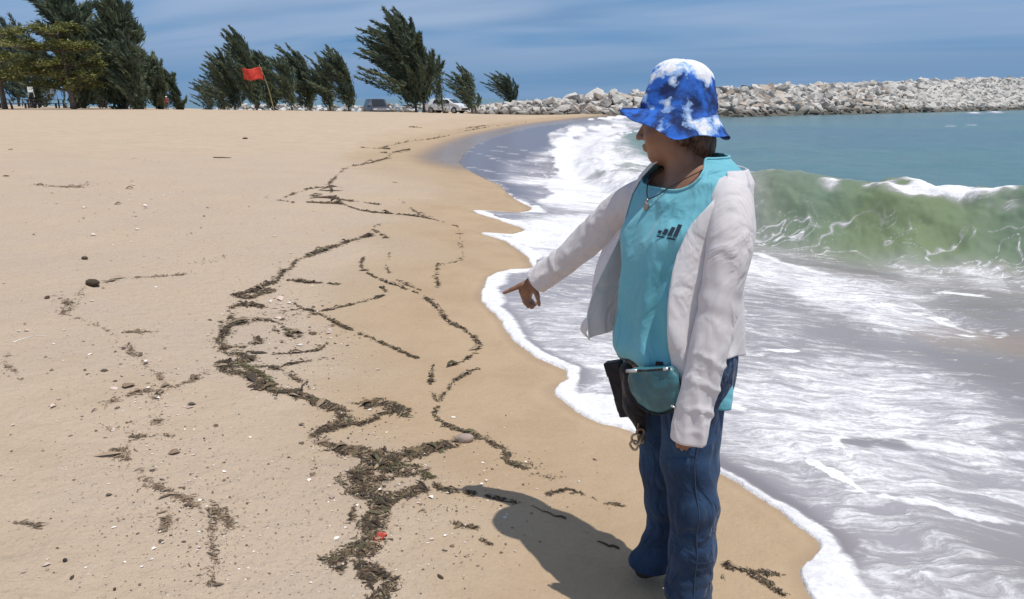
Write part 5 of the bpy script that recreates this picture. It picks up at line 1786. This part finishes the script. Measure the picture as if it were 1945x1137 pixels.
def build_woman():
    # ---- body: one continuous surface -----------------------------------------------------------
    S = SDF((-0.12, 1.85, -0.03), (0.80, 2.85, 1.60), 0.0056)
    ax = lambda z, l=0.0, f=0.0: axis_xy(z) + LFT * l + FWD * f
    S.ell(ax(0.80), (.15, .15, .13), k=.04); S.ell(ax(0.95, 0, .015), (.14, .14, .14), k=.04); S.ell(ax(1.13), (.13, .13, .14), k=.04)
    S.cone(ax(1.25, .12), ax(1.25, -.12), .058, .058, .05)
    S.cone(ax(1.27, 0, -.01), P(1296, 292, 2.275), .062, .052, .05)
    shL, shR = ax(1.25, .150), ax(1.25, -.150)
    eL, wL = P(1366, 600, 2.01), P(1312, 812, 1.985)
    eR, wR = P(1132, 442, 2.56), P(1018, 528, 2.655)
    for ch in ((shL, P(1388, 455, 2.04), P(1366, 560, 2.005), P(1345, 670, 1.975), wL), (shR, P(1190, 394, 2.49), P(1135, 442, 2.555), P(1082, 487, 2.60), wR)):
        for a_, b_, ra, rb in zip(ch[:-1], ch[1:], (.046, .042, .036, .033), (.042, .036, .033, .024)): S.cone(a_, b_, ra, rb, .02)
    # legs and feet
    hipL, hipR = ax(0.80, .085), ax(0.80, -.085)
    kL, kR = P(1322, 985, 2.09), P(1250, 960, 2.26)
    aL, aR = P(1312, 1150, 2.10), P(1240, 1082, 2.275)
    aL[2] = .07; aR[2] = .08
    for ch, a_ in (((hipL, P(1310, 880, 2.115), P(1318, 960, 2.095), P(1315, 1040, 2.095), P(1308, 1110, 2.10), aL), aL), ((hipR, P(1255, 880, 2.25), P(1258, 950, 2.255), P(1260, 1000, 2.265), P(1252, 1040, 2.27), aR), aR)):
        for p0, p1, ra, rb in zip(ch[:-1], ch[1:], (.066, .050, .040, .036, .034), (.050, .040, .036, .034, .030)): S.cone(p0, p1, ra, rb, .02)
        S.cone(a_ - UP * .03 - FWD * .03, a_ + FWD * .02 - UP * .048, .028, .022, .03); S.cone(a_ + FWD * .01 - UP * .050, a_ + FWD * .040 - UP * .054, .022, .014, .02)
    # ---- head
    hc = P(1282, 232, 2.30)
    hf = np.array([-0.93, 0.36, -0.13]); hf /= np.linalg.norm(hf)      # where she looks: along her arm, down
    hl = np.cross(UP, hf); hl /= np.linalg.norm(hl)
    hu = np.cross(hf, hl)
    R = np.array([hf, hl, hu])
    H = lambda f, l, u: hc + hf * f + hl * l + hu * u
    S.ell(H(-.008, 0, .02), (.094, .074, .094), R, .02)
    S.ell(H(.030, 0, -.042), (.058, .060, .062), R, .03)
    S.cone(H(.050, .0, -.084), H(.062, 0, -.088), .020, .018, .025)          # chin
    S.cone(H(.0, .048, -.062), H(.055, .018, -.088), .014, .013, .03); S.cone(H(.0, -.048, -.062), H(.055, -.018, -.088), .014, .013, .03)
    for s_ in (-1, 1):
        S.ell(H(.058, s_ * .036, -.030), (.022, .024, .022), R, .02)         # cheek
        S.ell(H(.086, s_ * .031, -.001), (.014, .017, .010), R, .006, 'cut')
        S.ell(H(.074, s_ * .031, -.001), (.0125, .0125, .0125), R, .003)     # eye
        S.cone(H(.081, s_ * .012, .017), H(.070, s_ * .048, .015), .007, .006, .008)  # brow
        S.ell(H(-.010, s_ * .076, -.010), (.018, .007, .032), R, .005)       # ear
        S.ell(H(-.006, s_ * .083, -.008), (.009, .004, .018), R, .004, 'cut')
        S.ell(H(.094, s_ * .012, -.032), (.008, .008, .006), R, .006)        # nostril wings
    S.cone(H(.084, 0, .006), H(.106, 0, -.029), .007, .0105, .010)           # nose
    S.ell(H(.090, 0, -.056), (.010, .020, .0058), R, .005); S.ell(H(.088, 0, -.067), (.010, .017, .0065), R, .005)
    S.ell(H(.100, 0, -.0610), (.008, .022, .0016), R, .002, 'cut')
    # ---- right hand, pointing
    Yh = 2.665
    m = lambda px_: px_ / F_PX * 2.72
    hw = P(1014, 530, Yh)
    kn = [P(991, 541, Yh - .012), P(990, 552, Yh + .004), P(996, 561, Yh + .018), P(1004, 566, Yh + .030)]
    for q_ in kn: S.cone(hw, q_, .0135, .0098, .010)
    S.ell(P(1001, 549, Yh + .008), (.022, .024, .026), None, .012)
    S.cone(kn[0], P(973, 549, Yh - .008), .0098, .0082, .003); S.cone(P(973, 549, Yh - .008), P(957, 556, Yh), .0080, .0062, .003)
    curl = [((997, 574), (1004, 582), (1011, 578)), ((1004, 578), (1010, 584), (1014, 580)), ((1011, 573), (1016, 579), (1018, 574))]
    for q_, (a_, b_, c_), dy in zip(kn[1:], curl, (.010, .024, .040)):
        a_, b_, c_ = P(*a_, Yh + dy), P(*b_, Yh + dy + .01), P(*c_, Yh + dy + .012)
        S.cone(q_, a_, .0090, .0080, .003); S.cone(a_, b_, .0078, .0070, .003); S.cone(b_, c_, .0068, .0060, .002)
    S.cone(P(1014, 546, Yh - .018), P(1021, 562, Yh - .03), .0115, .0090, .006); S.cone(P(1021, 562, Yh - .03), P(1024, 579, Yh - .032), .0086, .0066, .003)
    # ---- left hand, hanging inside the cuff, fingers lightly curled
    w2 = P(1308, 804, 1.99)
    for i_, (x_, y_, L_) in enumerate(((1296, 850, .030), (1304, 856, .034), (1312, 855, .032), (1320, 850, .026))):
        kq = P(x_, 828, 1.975 + .012 * i_)
        tip = P(x_ - 4, y_, 1.985 + .014 * i_); mid = (kq + tip) / 2 - FWD * -.004
        S.cone(w2, kq, .016, .0105, .010); S.cone(kq, mid, .0092, .0082, .003); S.cone(mid, tip + LFT * -.012, .0080, .0064, .003)
    S.cone(w2 + FWD * .015, P(1290, 834, 1.99), .011, .009, .008); S.cone(P(1290, 834, 1.99), P(1288, 846, 1.995), .0085, .0070, .003)
    V, Fc = S.mesh()
    me_o = mesh_from('person', V, Fc, M_skin)
    tag(me_o, 'woman in blue tie dyed bucket hat and white jacket pointing down at the sand', 'person')
    W_ = me_o
    # ---- hair, short and brown under the hat
    Hh = SDF(hc - .16, hc + .16, 0.004)
    Hh.ell(H(-.016, 0, .016), (.088, .081, .082), R, .01)
    Hh.ell(H(-.060, .0, -.035), (.050, .074, .066), R, .03)
    Hh.ell(H(-.070, .0, -.085), (.030, .052, .040), R, .03)
    Hh.cone(H(-.022, .074, .0), H(-.030, .070, -.055), .017, .010, .02); Hh.cone(H(-.022, -.074, .0), H(-.030, -.070, -.055), .017, .010, .02)
    Hh.ell(H(.060, 0, -.030), (.062, .12, .075), R, .008, 'cut')
    Hv, Hf = Hh.mesh()
    loc = (Hv - hc) @ R.T
    st = fbm(np.column_stack([loc[:, 0] * 150, loc[:, 1] * 150, loc[:, 2] * 26]), 3, 9)
    nr = Hv - H(-.02, 0, .0); nr /= np.linalg.norm(nr, axis=1)[:, None]
    Hv = Hv + nr * (st * 0.006)[:, None]
    mh, nt, b = material('brown_hair', (0.045, 0.022, 0.014), 0.45)
    p = nt.pos(); nt.put(b.inputs['Base Color'], nt.mix(nt.ramp(nt.noise(nt.scale(p, (9, 9, 1)), 30, 3), .35, .65), (0.035, 0.018, 0.012), (0.13, 0.065, 0.035)))
    hair = mesh_from('hair', Hv, Hf, mh, parent=W_)
    # loose strands at the nape and temple
    g = MB(); rr_ = np.random.default_rng(3)
    for i_ in range(150):
        a_ = rr_.uniform(-1.15, 1.15); f0 = -.095 * math.cos(a_) - .005; l0 = .080 * math.sin(a_)
        s0 = H(f0, l0, -.03 + rr_.normal() * .012); s1 = s0 - UP * rr_.uniform(.03, .075) + hf * rr_.normal() * .008 + hl * rr_.normal() * .008
        g.tube([s0, (s0 + s1) / 2 - hf * .005, s1], [.0022, .0018, .0006], 4, cap=False)
    g.build('strands', mh, hair)
    # ---- hat
    tilt_f = hf * math.cos(math.radians(-4)) + hu * math.sin(math.radians(4))
    hup = hu * math.cos(math.radians(11)) - hf * math.sin(math.radians(11)); hup /= np.linalg.norm(hup)
    hfr = np.array([-0.975, 0.2, -.0]); hfr = hfr - hup * (hfr @ hup); hfr /= np.linalg.norm(hfr); hlf = np.cross(hup, hfr)
    prof_h = [(0.0, .152), (.026, .149), (.046, .142), (.061, .131), (.073, .116), (.081, .097), (.088, .072), (.094, .048), (.0985, .030), (.100, .018), (.104, .010), (.114, .002), (.128, -.010), (.142, -.021), (.154, -.032), (.161, -.038), (.1615, -.0405), (.158, -.0395), (.142, -.027), (.114, -.006), (.098, .008), (.094, .03)]
    nu = 96; an = np.linspace(0, 2 * math.pi, nu, endpoint=False)
    ps = np.array(prof_h); ps = np.array([ps[0]] + [p_ for i_ in range(len(ps) - 1) for p_ in (ps[i_] * .5 + ps[i_ + 1] * .5, ps[i_ + 1])])
    ps[0] = (0.002, .148)
    pts = np.empty((len(ps), nu, 3)); bl = np.empty((len(ps), nu))
    hb = H(-.010, 0, .020)
    for i_, (r_, z_) in enumerate(ps):
        brim = np.clip((r_ - .101) / .055, 0, 1) if z_ < .02 else 0.0
        c_, s_ = np.cos(an), np.sin(an)
        # brim: level at the front, drooping at her left side and the back
        droop = brim * (.012 * (0.5 - 0.5 * c_) + .006 * s_ ** 2 - .034 * np.clip(c_, 0, 1)) - brim * 0.007 * np.sin(3 * an + .6) - brim * .004 * np.sin(7 * an)
        rad = r_ * (1 + .0) + brim * (-.020 * (0.5 - 0.5 * c_) - .012 * s_ ** 2) + .0022 * np.sin(5 * an + i_ * .35) + (.004 * np.sin(2 * an + 1) if z_ > .02 else 0)
        nn = fbm(np.column_stack([c_ * 3, s_ * 3, np.full(nu, z_ * 28)]), 3, 5)
        rad = rad + .0045 * nn * (r_ > .05)
        zz = z_ - droop + (.004 * nn if z_ > .1 else 0)
        pts[i_] = hb + hfr * (c_ * rad * 1.05)[:, None] + hlf * (s_ * rad * 0.97)[:, None] + hup * zz[:, None]
        bl[i_] = .30 + .50 * sstep(z_, .080, .120) - .10 * (z_ < .03) + .32 * sstep(z_, .03, .09) * sstep(-c_, .1, .8) + .10 * brim * sstep(-c_, 0, .8) + 0.22 * sstep(z_, .04, .1) * sstep(c_, .6, .9)
    hat = shell_mesh('bucket_hat', pts, hat_material(), W_, closed_u=True)
    at = hat.data.attributes.new('bleach', 'FLOAT', 'POINT'); at.data.foreach_set('value', bl.astype(np.float32).ravel())
    hat.modifiers.new('s', 'SUBSURF').render_levels = 1
    # ---- t-shirt
    nu, nv = 150, 120
    th = np.linspace(-math.pi, math.pi, nu, endpoint=False)
    pts = np.empty((nv, nu, 3))
    front = sstep(np.sin(th), 0.1, 1.0)
    top = 1.345 - 0.088 * sstep(np.sin(th), .42, 1.0) - .004 * np.abs(np.cos(th))
    hem = 0.665 + 0.045 * sstep(np.sin(th), -.1, .9) + 0.008 * np.sin(5 * th)
    for i in range(nv):
        t = i / (nv - 1)
        z = hem + (top - hem) * t
        pt = trunk_pt(th, z, 0.006)
        nrm = pt - axis_xy(z); nrm[:, 2] = 0; nrm /= np.linalg.norm(nrm, axis=1)[:, None]
        q = np.column_stack([np.cos(th) * 2.4, np.sin(th) * 2.4, z * 4.0])
        n = fbm(q, 4, 14)
        # vertical drape folds below the bust and pulls from the shoulder
        dr = np.sin(th * 11 + 3.2 * fbm(np.column_stack([th * 0, z * 3, 0 * z]), 2, 15) + z * 5) * .0065 * (1 - sstep(z, .98, 1.14)) * (.35 + .65 * np.abs(fbm(q * .8, 2, 16)) * 2)
        bust = .018 * np.exp(-((z - 1.13) / .06) ** 2) * (np.exp(-((th - 1.05) / .42) ** 2) + np.exp(-((th - 2.1) / .42) ** 2))
        bag = .020 * np.exp(-((z - .80) / .045) ** 2) * front - .010 * np.exp(-((z - .745) / .02) ** 2)
        diag = .008 * np.sin((z * 30 + th * 6) + 2 * n) * np.exp(-((z - 1.2) / .07) ** 2)
        pts[i] = pt + nrm * (n * .013 + dr * 1.6 + bust + bag + diag)[:, None]
    tee = shell_mesh('t_shirt', pts, M_tee, W_, closed_u=True, thick=.003)
    # ribbed collar
    g = MB(); ring = [tuple(pts[-1, k] + np.array([0, 0, .001])) for k in list(range(nu)) + [0]]
    g.tube(ring, .0042, 6, cap=False); g.build('collar', M_tee, tee, smooth=True)
    M_ink = material('navy_print', (0.012, 0.025, 0.05), 0.7)[0]
    # printed badge of slanted rising bars on the chest, pressed onto the cloth
    def on_tee(th_, z_, lift=.0045):
        f_ = (th_ + math.pi) / (2 * math.pi) * nu; j0 = int(f_) % nu; j1 = (j0 + 1) % nu; w_ = f_ - int(f_)
        col = pts[:, j0] * (1 - w_) + pts[:, j1] * w_
        c_ = np.array([np.interp(z_, col[:, 2], col[:, m_]) for m_ in range(3)])
        o_ = c_ - axis_xy(np.array(z_)); o_[2] = 0; o_ /= np.linalg.norm(o_)
        return c_ + o_ * lift
    for k_, (dth, z0, z1) in enumerate(((-.17, 1.150, 1.156), (-.065, 1.149, 1.162), (.04, 1.148, 1.169), (.135, 1.147, 1.177))):
        c0 = 1.05 - dth
        g = MB()
        f_ = [on_tee(c0 + .035, z0), on_tee(c0 - .035, z0 - .001), on_tee(c0 - .060, z1), on_tee(c0 + .010, z1 + .001)]
        g.add(f_, [(0, 1, 2, 3)])
        o_ = g.build('chest_print', M_ink, tee); o_.modifiers.new('s', 'SOLIDIFY').thickness = .0008
    g = MB(); f_ = [on_tee(1.22, 1.143), on_tee(.90, 1.141), on_tee(.90, 1.137), on_tee(1.22, 1.139)]; g.add(f_, [(0, 1, 2, 3)])
    o_ = g.build('chest_print', M_ink, tee); o_.modifiers.new('s', 'SOLIDIFY').thickness = .0008
    # ---- jacket, worn open
    nu, nv = 130, 110
    pts = np.empty((nv, nu, 3))
    zh = [.70, .76, .82, .90, 1.0, 1.10, 1.18, 1.25, 1.30, 1.33]
    near_edge = np.radians([44, 44, 44, 46, 47, 46, 40, 24, 10, 4])             # where the near front edge runs
    far_edge = np.radians([-228, -228, -230, -232, -232, -232, -232, -236, -242, -246])
    for i in range(nv):
        t = i / (nv - 1)
        u = np.linspace(0, 1, nu)
        # hems: long point at the near front, short at the back
        hem = .82 - .125 * np.exp(-((u - 0.0) / .050) ** 2) - .02 * sstep(u, .15, .4) - .015 * sstep(u, .85, 1)
        topz = 1.312 + .010 * sstep(u, .2, .5) + .008 * sstep(u, .75, 1)
        z = hem + (topz - hem) * t
        e0 = np.interp(z, zh, near_edge); e1 = np.interp(z, zh, far_edge)
        th_ = e0 + (e1 - e0) * u
        low = 1 - sstep(z, .85, 1.15)
        flare = low * (.010 + .040 * sstep(u, .78, 1.0) + .012 * sstep(-u, -.16, 0.0))
        pt = trunk_pt(th_, z, .020)
        nrm = pt - axis_xy(z); nrm[:, 2] = 0; nrm /= np.linalg.norm(nrm, axis=1)[:, None]
        q = np.column_stack([np.cos(th_) * 2.2, np.sin(th_) * 2.2, z * 3.2])
        n = fbm(q, 4, 24)
        wav = np.sin(u * 46 + 2.4 * fbm(np.column_stack([u * 2, z * 4]), 2, 25)) * .008 * (low * .9 + .1)
        pt = pt + nrm * (flare + n * .009 + wav)[:, None]
        # the far front panel swings free towards the pointing arm
        sw = sstep(u, .86, 1.0) * low
        pt = pt + np.array([-0.020, 0.015, 0.0]) * sw[:, None]
        pts[i] = pt
    jacket = shell_mesh('jacket', pts, M_white_cloth, W_, thick=.003)
    sn = sleeve('sleeve', [axis_xy(1.245) + LFT * .120, axis_xy(1.235) + LFT * .160, P(1388, 455, 2.035), P(1370, 545, 2.005), P(1360, 600, 1.99), P(1346, 665, 1.97), P(1327, 745, 1.955), P(1307, 836, 1.945)],
                [.052, .063, .0600, .0550, .0520, .0540, .0480, .0500], jacket, M_white_cloth, 31, folds_arm(.72, .004, .0042, 30))
    sf = sleeve('sleeve', [axis_xy(1.230) - LFT * .12, axis_xy(1.225) - LFT * .15, P(1190, 392, 2.49), P(1135, 440, 2.555), P(1082, 487, 2.60), P(1019, 534, 2.645)],
                [.050, .064, .061, .056, .048, .045], jacket, M_white_cloth, 32, folds_arm(.80, .005, .0040, 22))
    # loose cloth under the raised arm
    nu_, nv_ = 40, 60
    dr = np.empty((nv_, nu_, 3))
    topc = smooth_line(np.array([P(1215, 395, 2.42), P(1185, 425, 2.47), P(1150, 462, 2.53)]), .01)
    topc = np.stack([np.interp(np.linspace(0, 1, nu_), np.linspace(0, 1, len(topc)), topc[:, k]) for k in range(3)], 1)
    botc = smooth_line(np.array([P(1205, 612, 2.34), P(1165, 612, 2.40), P(1126, 602, 2.46)]), .01)
    botc = np.stack([np.interp(np.linspace(0, 1, nu_), np.linspace(0, 1, len(botc)), botc[:, k]) for k in range(3)], 1)
    for i in range(nv_):
        t = i / (nv_ - 1)
        u = np.linspace(0, 1, nu_)
        c_ = topc * (1 - t) + botc * t
        inn = -np.sin(t * math.pi) * .018 * u
        wv = np.sin(u * 13 + 2 * t) * .010 * t + .006 * fbm(np.column_stack([u * 4, u * 0 + t * 3]), 3, 41)
        dr[i] = c_ + np.array([-1, .2, 0])[None] * inn[:, None] * -1 + np.array([.3, .95, 0])[None] * wv[:, None]
    shell_mesh('hanging_panel', dr, M_white_cloth, jacket, thick=.003)
    # wisp of hem beyond the panel
    wq = [P(1116, 600, 2.47), P(1106, 612, 2.475), P(1103, 628, 2.48), P(1116, 642, 2.485)]
    ws = np.array([[a_ * (1 - u) + (a_ + np.array([.034 * s_, -.02, .0])) * u for u in np.linspace(0, 1, 5)] for a_, s_ in zip(smooth_line(np.array(wq), .006), np.linspace(1, .15, len(smooth_line(np.array(wq), .006))))])
    shell_mesh('hem_flap', ws, M_white_cloth, jacket, thick=.002)
    # ---- jeans
    J = SDF((0.10, 1.85, -0.01), (0.80, 2.60, 0.95), 0.0056)
    J.ell(ax(.80, 0, .0), (.150, .150, .11), k=.03)
    J.cone(ax(.80, .08), ax(.80, -.08), .122, .122, .04)
    J.cone(ax(.72, .075, -.03), ax(.72, -.075, -.03), .10, .10, .04)
    def leg(pts_, rad_):
        for (a_, b_, ra, rb) in zip(pts_[:-1], pts_[1:], rad_[:-1], rad_[1:]): J.cone(a_, b_, ra, rb, .022)
    leg([hipL, P(1310, 880, 2.115), P(1318, 960, 2.095), P(1315, 1040, 2.095), P(1308, 1110, 2.10), np.append(P(1306, 1162, 2.10)[:2], .005)], [.100, .080, .070, .066, .066, .080])
    leg([hipR, P(1255, 880, 2.25), P(1258, 950, 2.255), P(1260, 1000, 2.265), P(1252, 1040, 2.27), np.append(P(1236, 1078, 2.275)[:2], .010)], [.090, .064, .054, .050, .060, .084])
    J.cut(lambda X, Y, Z: 0.036 - Z + 0 * X + 0 * Y)
    Jv, Jf = J.mesh()
    # cloth folds
    nrm = np.zeros_like(Jv)
    fn = np.cross(Jv[Jf[:, 1]] - Jv[Jf[:, 0]], Jv[Jf[:, 2]] - Jv[Jf[:, 0]])
    for k_ in range(4): np.add.at(nrm, Jf[:, k_], fn)
    nrm /= np.linalg.norm(nrm, axis=1)[:, None] + 1e-12
    zz = Jv[:, 2]
    q = Jv * np.array([5, 5, 5.0])
    n = fbm(q, 4, 51)
    slope = Jv[:, 0] * 7 + Jv[:, 1] * 4
    knee = np.exp(-((zz - .44) / .09) ** 2)
    dgn = np.sin(zz * 44 + slope * 2.6 + 4 * n) * (.0026 * knee + .0005)
    lng = np.sin(slope * 4.5 + 3 * n + zz * 4) * .0040
    crease = -np.abs(fbm(np.column_stack([slope * 1.3 + zz * 3.5, zz * 4.5 - slope * .5]), 2, 52)) * .010 + .003
    ank = np.sin(zz * 115 + 5 * n) * .0035 * (1 - sstep(zz, .10, .22))
    Jv = Jv + nrm * (n * .003 + dgn * .7 + lng * .3 + crease * .5 + ank * .5)[:, None]
    Jv[:, 2] = np.maximum(Jv[:, 2], 0.030)
    jeans = mesh_from('jeans', Jv, Jf, M_denim, parent=W_)
    M_thread = material('pale_thread', (0.045, 0.065, 0.11), .8)[0]
    def seam(x_lo, x_hi, dirv, z_lo, z_hi):
        pts_ = []
        for z_ in np.arange(z_lo, z_hi, .018):
            k_ = (np.abs(Jv[:, 2] - z_) < .006) & (Jv[:, 1] > x_lo) & (Jv[:, 1] < x_hi)
            if k_.any():
                b_ = Jv[k_]; pts_.append(b_[int(np.argmax(b_ @ np.array(dirv)))])
        pts_ = np.array(pts_)
        if len(pts_) > 8:
            ks_ = np.hanning(7); ks_ /= ks_.sum()
            sm_ = np.stack([np.convolve(np.pad(pts_[:, m_], 3, mode='edge'), ks_, 'valid') for m_ in range(3)], 1)
            g = MB(); g.tube([tuple(v + np.array(dirv) * .001) for v in sm_], .0016, 5, cap=False); g.build('seam', M_thread, jeans, smooth=True)
    seam(1.8, 2.19, (-.05, -1.0, 0), .05, .62)
    # shoes
    M_sole = material('dark_rubber', (0.03, 0.022, 0.02), .7)[0]
    for a_ in (aL, aR):
        Q = SDF(a_ - .26, a_ + .26, .005)
        Q.cone(a_ - UP * .055 - FWD * .035, a_ - UP * .055 + FWD * .036, .029, .029, .01)
        Q.cone(a_ - UP * .030 - FWD * .025, a_ - UP * .045 + FWD * .015, .033, .028, .02)
        lo_ = a_[2] - .078
        Q.cut(lambda X, Y, Z: lo_ - Z + 0 * X + 0 * Y)
        sv, sf_ = Q.mesh(); mesh_from('shoe', sv, sf_, M_sole, parent=W_)
    # ---- jewellery
    M_cord = material('necklace_cord', (0.03, 0.025, 0.025), .5)[0]
    M_pend = material('pendant_metal', (0.30, 0.28, 0.26), .3, Metallic=.7)[0]
    g = MB()
    ntop = [axis_xy(np.array(z_)) + LFT * l_ + FWD * f_ for l_, f_, z_ in ((0, -.066, 1.338), (.05, -.05, 1.338), (.078, -.008, 1.330), (.080, .045, 1.310), (.058, .108, 1.275), (.014, .140, 1.236), (-.014, .140, 1.235), (-.058, .112, 1.275), (-.080, .045, 1.310), (-.078, -.008, 1.330), (-.045, -.05, 1.336), (0, -.066, 1.338))]
    c_ = smooth_line(np.array(ntop), .01)
    g.tube([tuple(v) for v in c_], .0018, 5, cap=False)
    nk = g.build('necklace', M_cord, W_, smooth=True)
    lowp = c_[int(np.argmin(c_[:, 2]))]
    g = MB()
    g.tube([tuple(lowp + FWD * .004), tuple(lowp - UP * .008 + FWD * .006)], .0035, 8)
    g.tube([tuple(lowp - UP * .006 + FWD * .006), tuple(lowp - UP * .016 + FWD * .008), tuple(lowp - UP * .026 + FWD * .008), tuple(lowp - UP * .032 + FWD * .007)], [.004, .0085, .0075, .003], 10, flat=.5)
    g.build('pendant', M_pend, nk, smooth=True)
    g = MB(); e_ = H(-.004, .086, -.040)
    rg = [tuple(e_ + (hf * math.cos(t) + hu * math.sin(t)) * .0085) for t in np.linspace(0, 2 * math.pi, 15)]
    g.tube(rg, .0013, 5, cap=False); g.build('earring', M_pend, W_, smooth=True)
    return W_, ax


woman, ax_ = build_woman()

# ---- things she carries at the waist
M_black = cloth('black_webbing', (0.010, 0.010, 0.014), (0.02, 0.018, 0.022), 10, .6)
M_pouch, _nt, _b = material('teal_vinyl', (0.05, 0.22, 0.27), 0.38)
_p = _nt.pos()
_nt.put(_b.inputs['Base Color'], _nt.mix(_nt.ramp(_nt.noise(_p, 12, 4), .35, .65), (0.030, 0.12, 0.15), (0.06, 0.20, 0.235)))
_nt.put(_b.inputs['Normal'], _nt.bump(_nt.noise(_p, 22, 3), .8, .012))
_b.inputs['Coat Weight'].default_value = 0.15
M_zip = material('zip_metal', (0.62, 0.64, 0.66), .3, Metallic=.6)[0]


def waist_pouch():
    root = tag(empty('waist_pouch', tuple(ax_(.77, 0, .16))), 'teal vinyl waist pouch on a black strap slung below the t shirt', 'pouch')
    o0 = np.array(root.location)
    th = np.linspace(-math.pi, math.pi, 120)
    z = .795 - .022 * np.cos(th - 2.2)
    c = trunk_pt(th, z, .016)
    pts = np.stack([c + UP * h for h in (-.016, -.008, .0, .008, .016)])
    shell_mesh('strap', pts - o0, M_black, root, thick=.003)
    # pouch body: half-disc bag, flat top with zip
    ct = P(1243, 733, 2.02)
    fr = np.array([-.62, -.78, 0.]); fr /= np.linalg.norm(fr)      # faces the camera and a little left
    rt = np.array([.78, -.62, 0.]); tl = rt * .965 + UP * .26; tl /= np.linalg.norm(tl)   # slung: its right end sits higher
    upv = np.cross(fr, tl) * 1.0
    if upv[2] < 0: upv = -upv
    S = SDF(ct - .14, ct + .14, .0035)
    R = np.array([tl, fr, upv])
    S.ell(ct - fr * .004, (.078, .019, .078), R, .01)
    S.ell(ct - fr * .004 + upv * .012, (.074, .021, .055), R, .02)
    S.cut(lambda X, Y, Z: ((X - ct[0]) * upv[0] + (Y - ct[1]) * upv[1] + (Z - ct[2]) * upv[2]) - .052)
    V, Fc = S.mesh()
    n = fbm(V * 28, 3, 61); V = V + fr * (n * .006)[:, None]
    mesh_from('pouch_body', V - o0, Fc, M_pouch, parent=root)
    g = MB()
    a, b = ct + upv * .049 - tl * .064 + fr * .012, ct + upv * .049 + tl * .064 + fr * .012
    g.tube([a - o0, (a + b) / 2 + fr * .006 - o0, b - o0], .0035, 6); zp = g.build('zip', M_black, root, smooth=True)
    g = MB(); g.tube([a - o0 - tl * .006, a - o0 + tl * .030 + fr * .004], .0052, 6); g.build('zip_pull', M_zip, zp, smooth=True)
    g = MB(); g.tube([b - o0 - tl * .018 + fr * .003, b - o0 - tl * .004], .0050, 6); g.build('zip_pull', M_zip, zp, smooth=True)
    g = MB()
    rim = [ct + tl * (.079 * math.cos(t)) + upv * (.079 * math.sin(t)) - o0 for t in np.linspace(math.pi * .82, math.pi * 2.18, 24)]
    g.tube(rim, .0035, 6, cap=False); g.build('piping', M_black, root, smooth=True)
    g = MB(); q_ = ct + tl * .052 - upv * .050 + fr * .02 - o0
    g.tube([q_, q_ + tl * .012 - upv * .006], .007, 8, flat=.5); g.build('snap', M_zip, root, smooth=True)


waist_pouch()


def side_holder():
    a, b = P(1163, 686, 2.27), P(1193, 790, 2.25)
    root = tag(empty('belt_holster', tuple((a + b) / 2)), 'black belt holster hanging beside the teal pouch at her far hip', 'holster')
    o0 = np.array(root.location)
    d = (b - a); Lh = np.linalg.norm(d); d /= Lh
    side = np.array([.86, -.5, 0.]); side -= d * (side @ d); side /= np.linalg.norm(side); dep = np.cross(d, side)
    R = Matrix([list(x) for x in np.array([side, dep, d]).T])
    g = MB(); g.box(tuple((a + b) / 2 - o0), (.050, .026, Lh), R); g.build('case', M_black, root, bevel=.006)
    g = MB(); g.box(tuple(a + d * .022 + dep * -.002 - o0), (.054, .032, .045), R); g.build('flap', M_black, root, bevel=.005)
    e = P(1174, 768, 2.262)
    g = MB(); g.box(tuple(e - o0), (.012, .014, .045), R); g.build('strap_end', M_black, root, bevel=.002)
    # dark cloth bag bulging behind it, tapering down the thigh
    S = SDF(o0 - .2, o0 + .2, .005)
    S.cone(P(1200, 705, 2.20), P(1208, 770, 2.19), .036, .034, .02); S.cone(P(1208, 770, 2.19), P(1218, 815, 2.185), .034, .016, .02)
    V, Fc = S.mesh(); V = V + (fbm(V * 22, 3, 66) * .006)[:, None] * np.array([-.5, -.86, 0])
    mesh_from('soft_bag', V - o0, Fc, M_black, parent=root)


side_holder()


def charm():
    c = P(1211, 832, 2.165)
    root = tag(empty('key_charm', tuple(c)), 'brown and cream patterned charm dangling over the jeans below the black holster', 'charm')
    M1 = varied('tan_leather', (0.30, 0.19, 0.10), (0.14, 0.08, 0.045), 60, .6, .002, 80)
    M2 = varied('cream_enamel', (0.55, 0.45, 0.30), (0.42, 0.32, 0.2), 50, .4)
    fr = np.array([-.4, -.9, 0.]); fr /= np.linalg.norm(fr); rt = np.cross(UP, fr) * -1
    for (dx, dz, r_, m_, nm) in ((-.008, .018, .011, M1, 'ring'), (.004, -.004, .014, M2, 'ring'), (.010, -.024, .012, M2, 'ring'), (-.012, -.002, .008, M1, 'ring')):
        g = MB(); rg = [tuple(rt * (dx + r_ * math.cos(t)) + UP * (dz + r_ * 1.2 * math.sin(t)) + fr * .004 * math.sin(t * 2)) for t in np.linspace(0, 2 * math.pi, 17)]
        g.tube(rg, .0038, 6, cap=False); g.build(nm, m_, root, smooth=True)
    g = MB(); g.tube([tuple(UP * .03), tuple(UP * .055 + fr * -.004)], .003, 6); g.build('cord', M1, root)


charm()
small_person(318, 64, 208, 1.0, 'small distant figure in a dark red shirt and white hat before the grove', varied('dark_red_shirt', (0.22, 0.035, 0.03), (0.3, 0.06, 0.05), 8, .8), M_dark_wood, M_white_plastic)
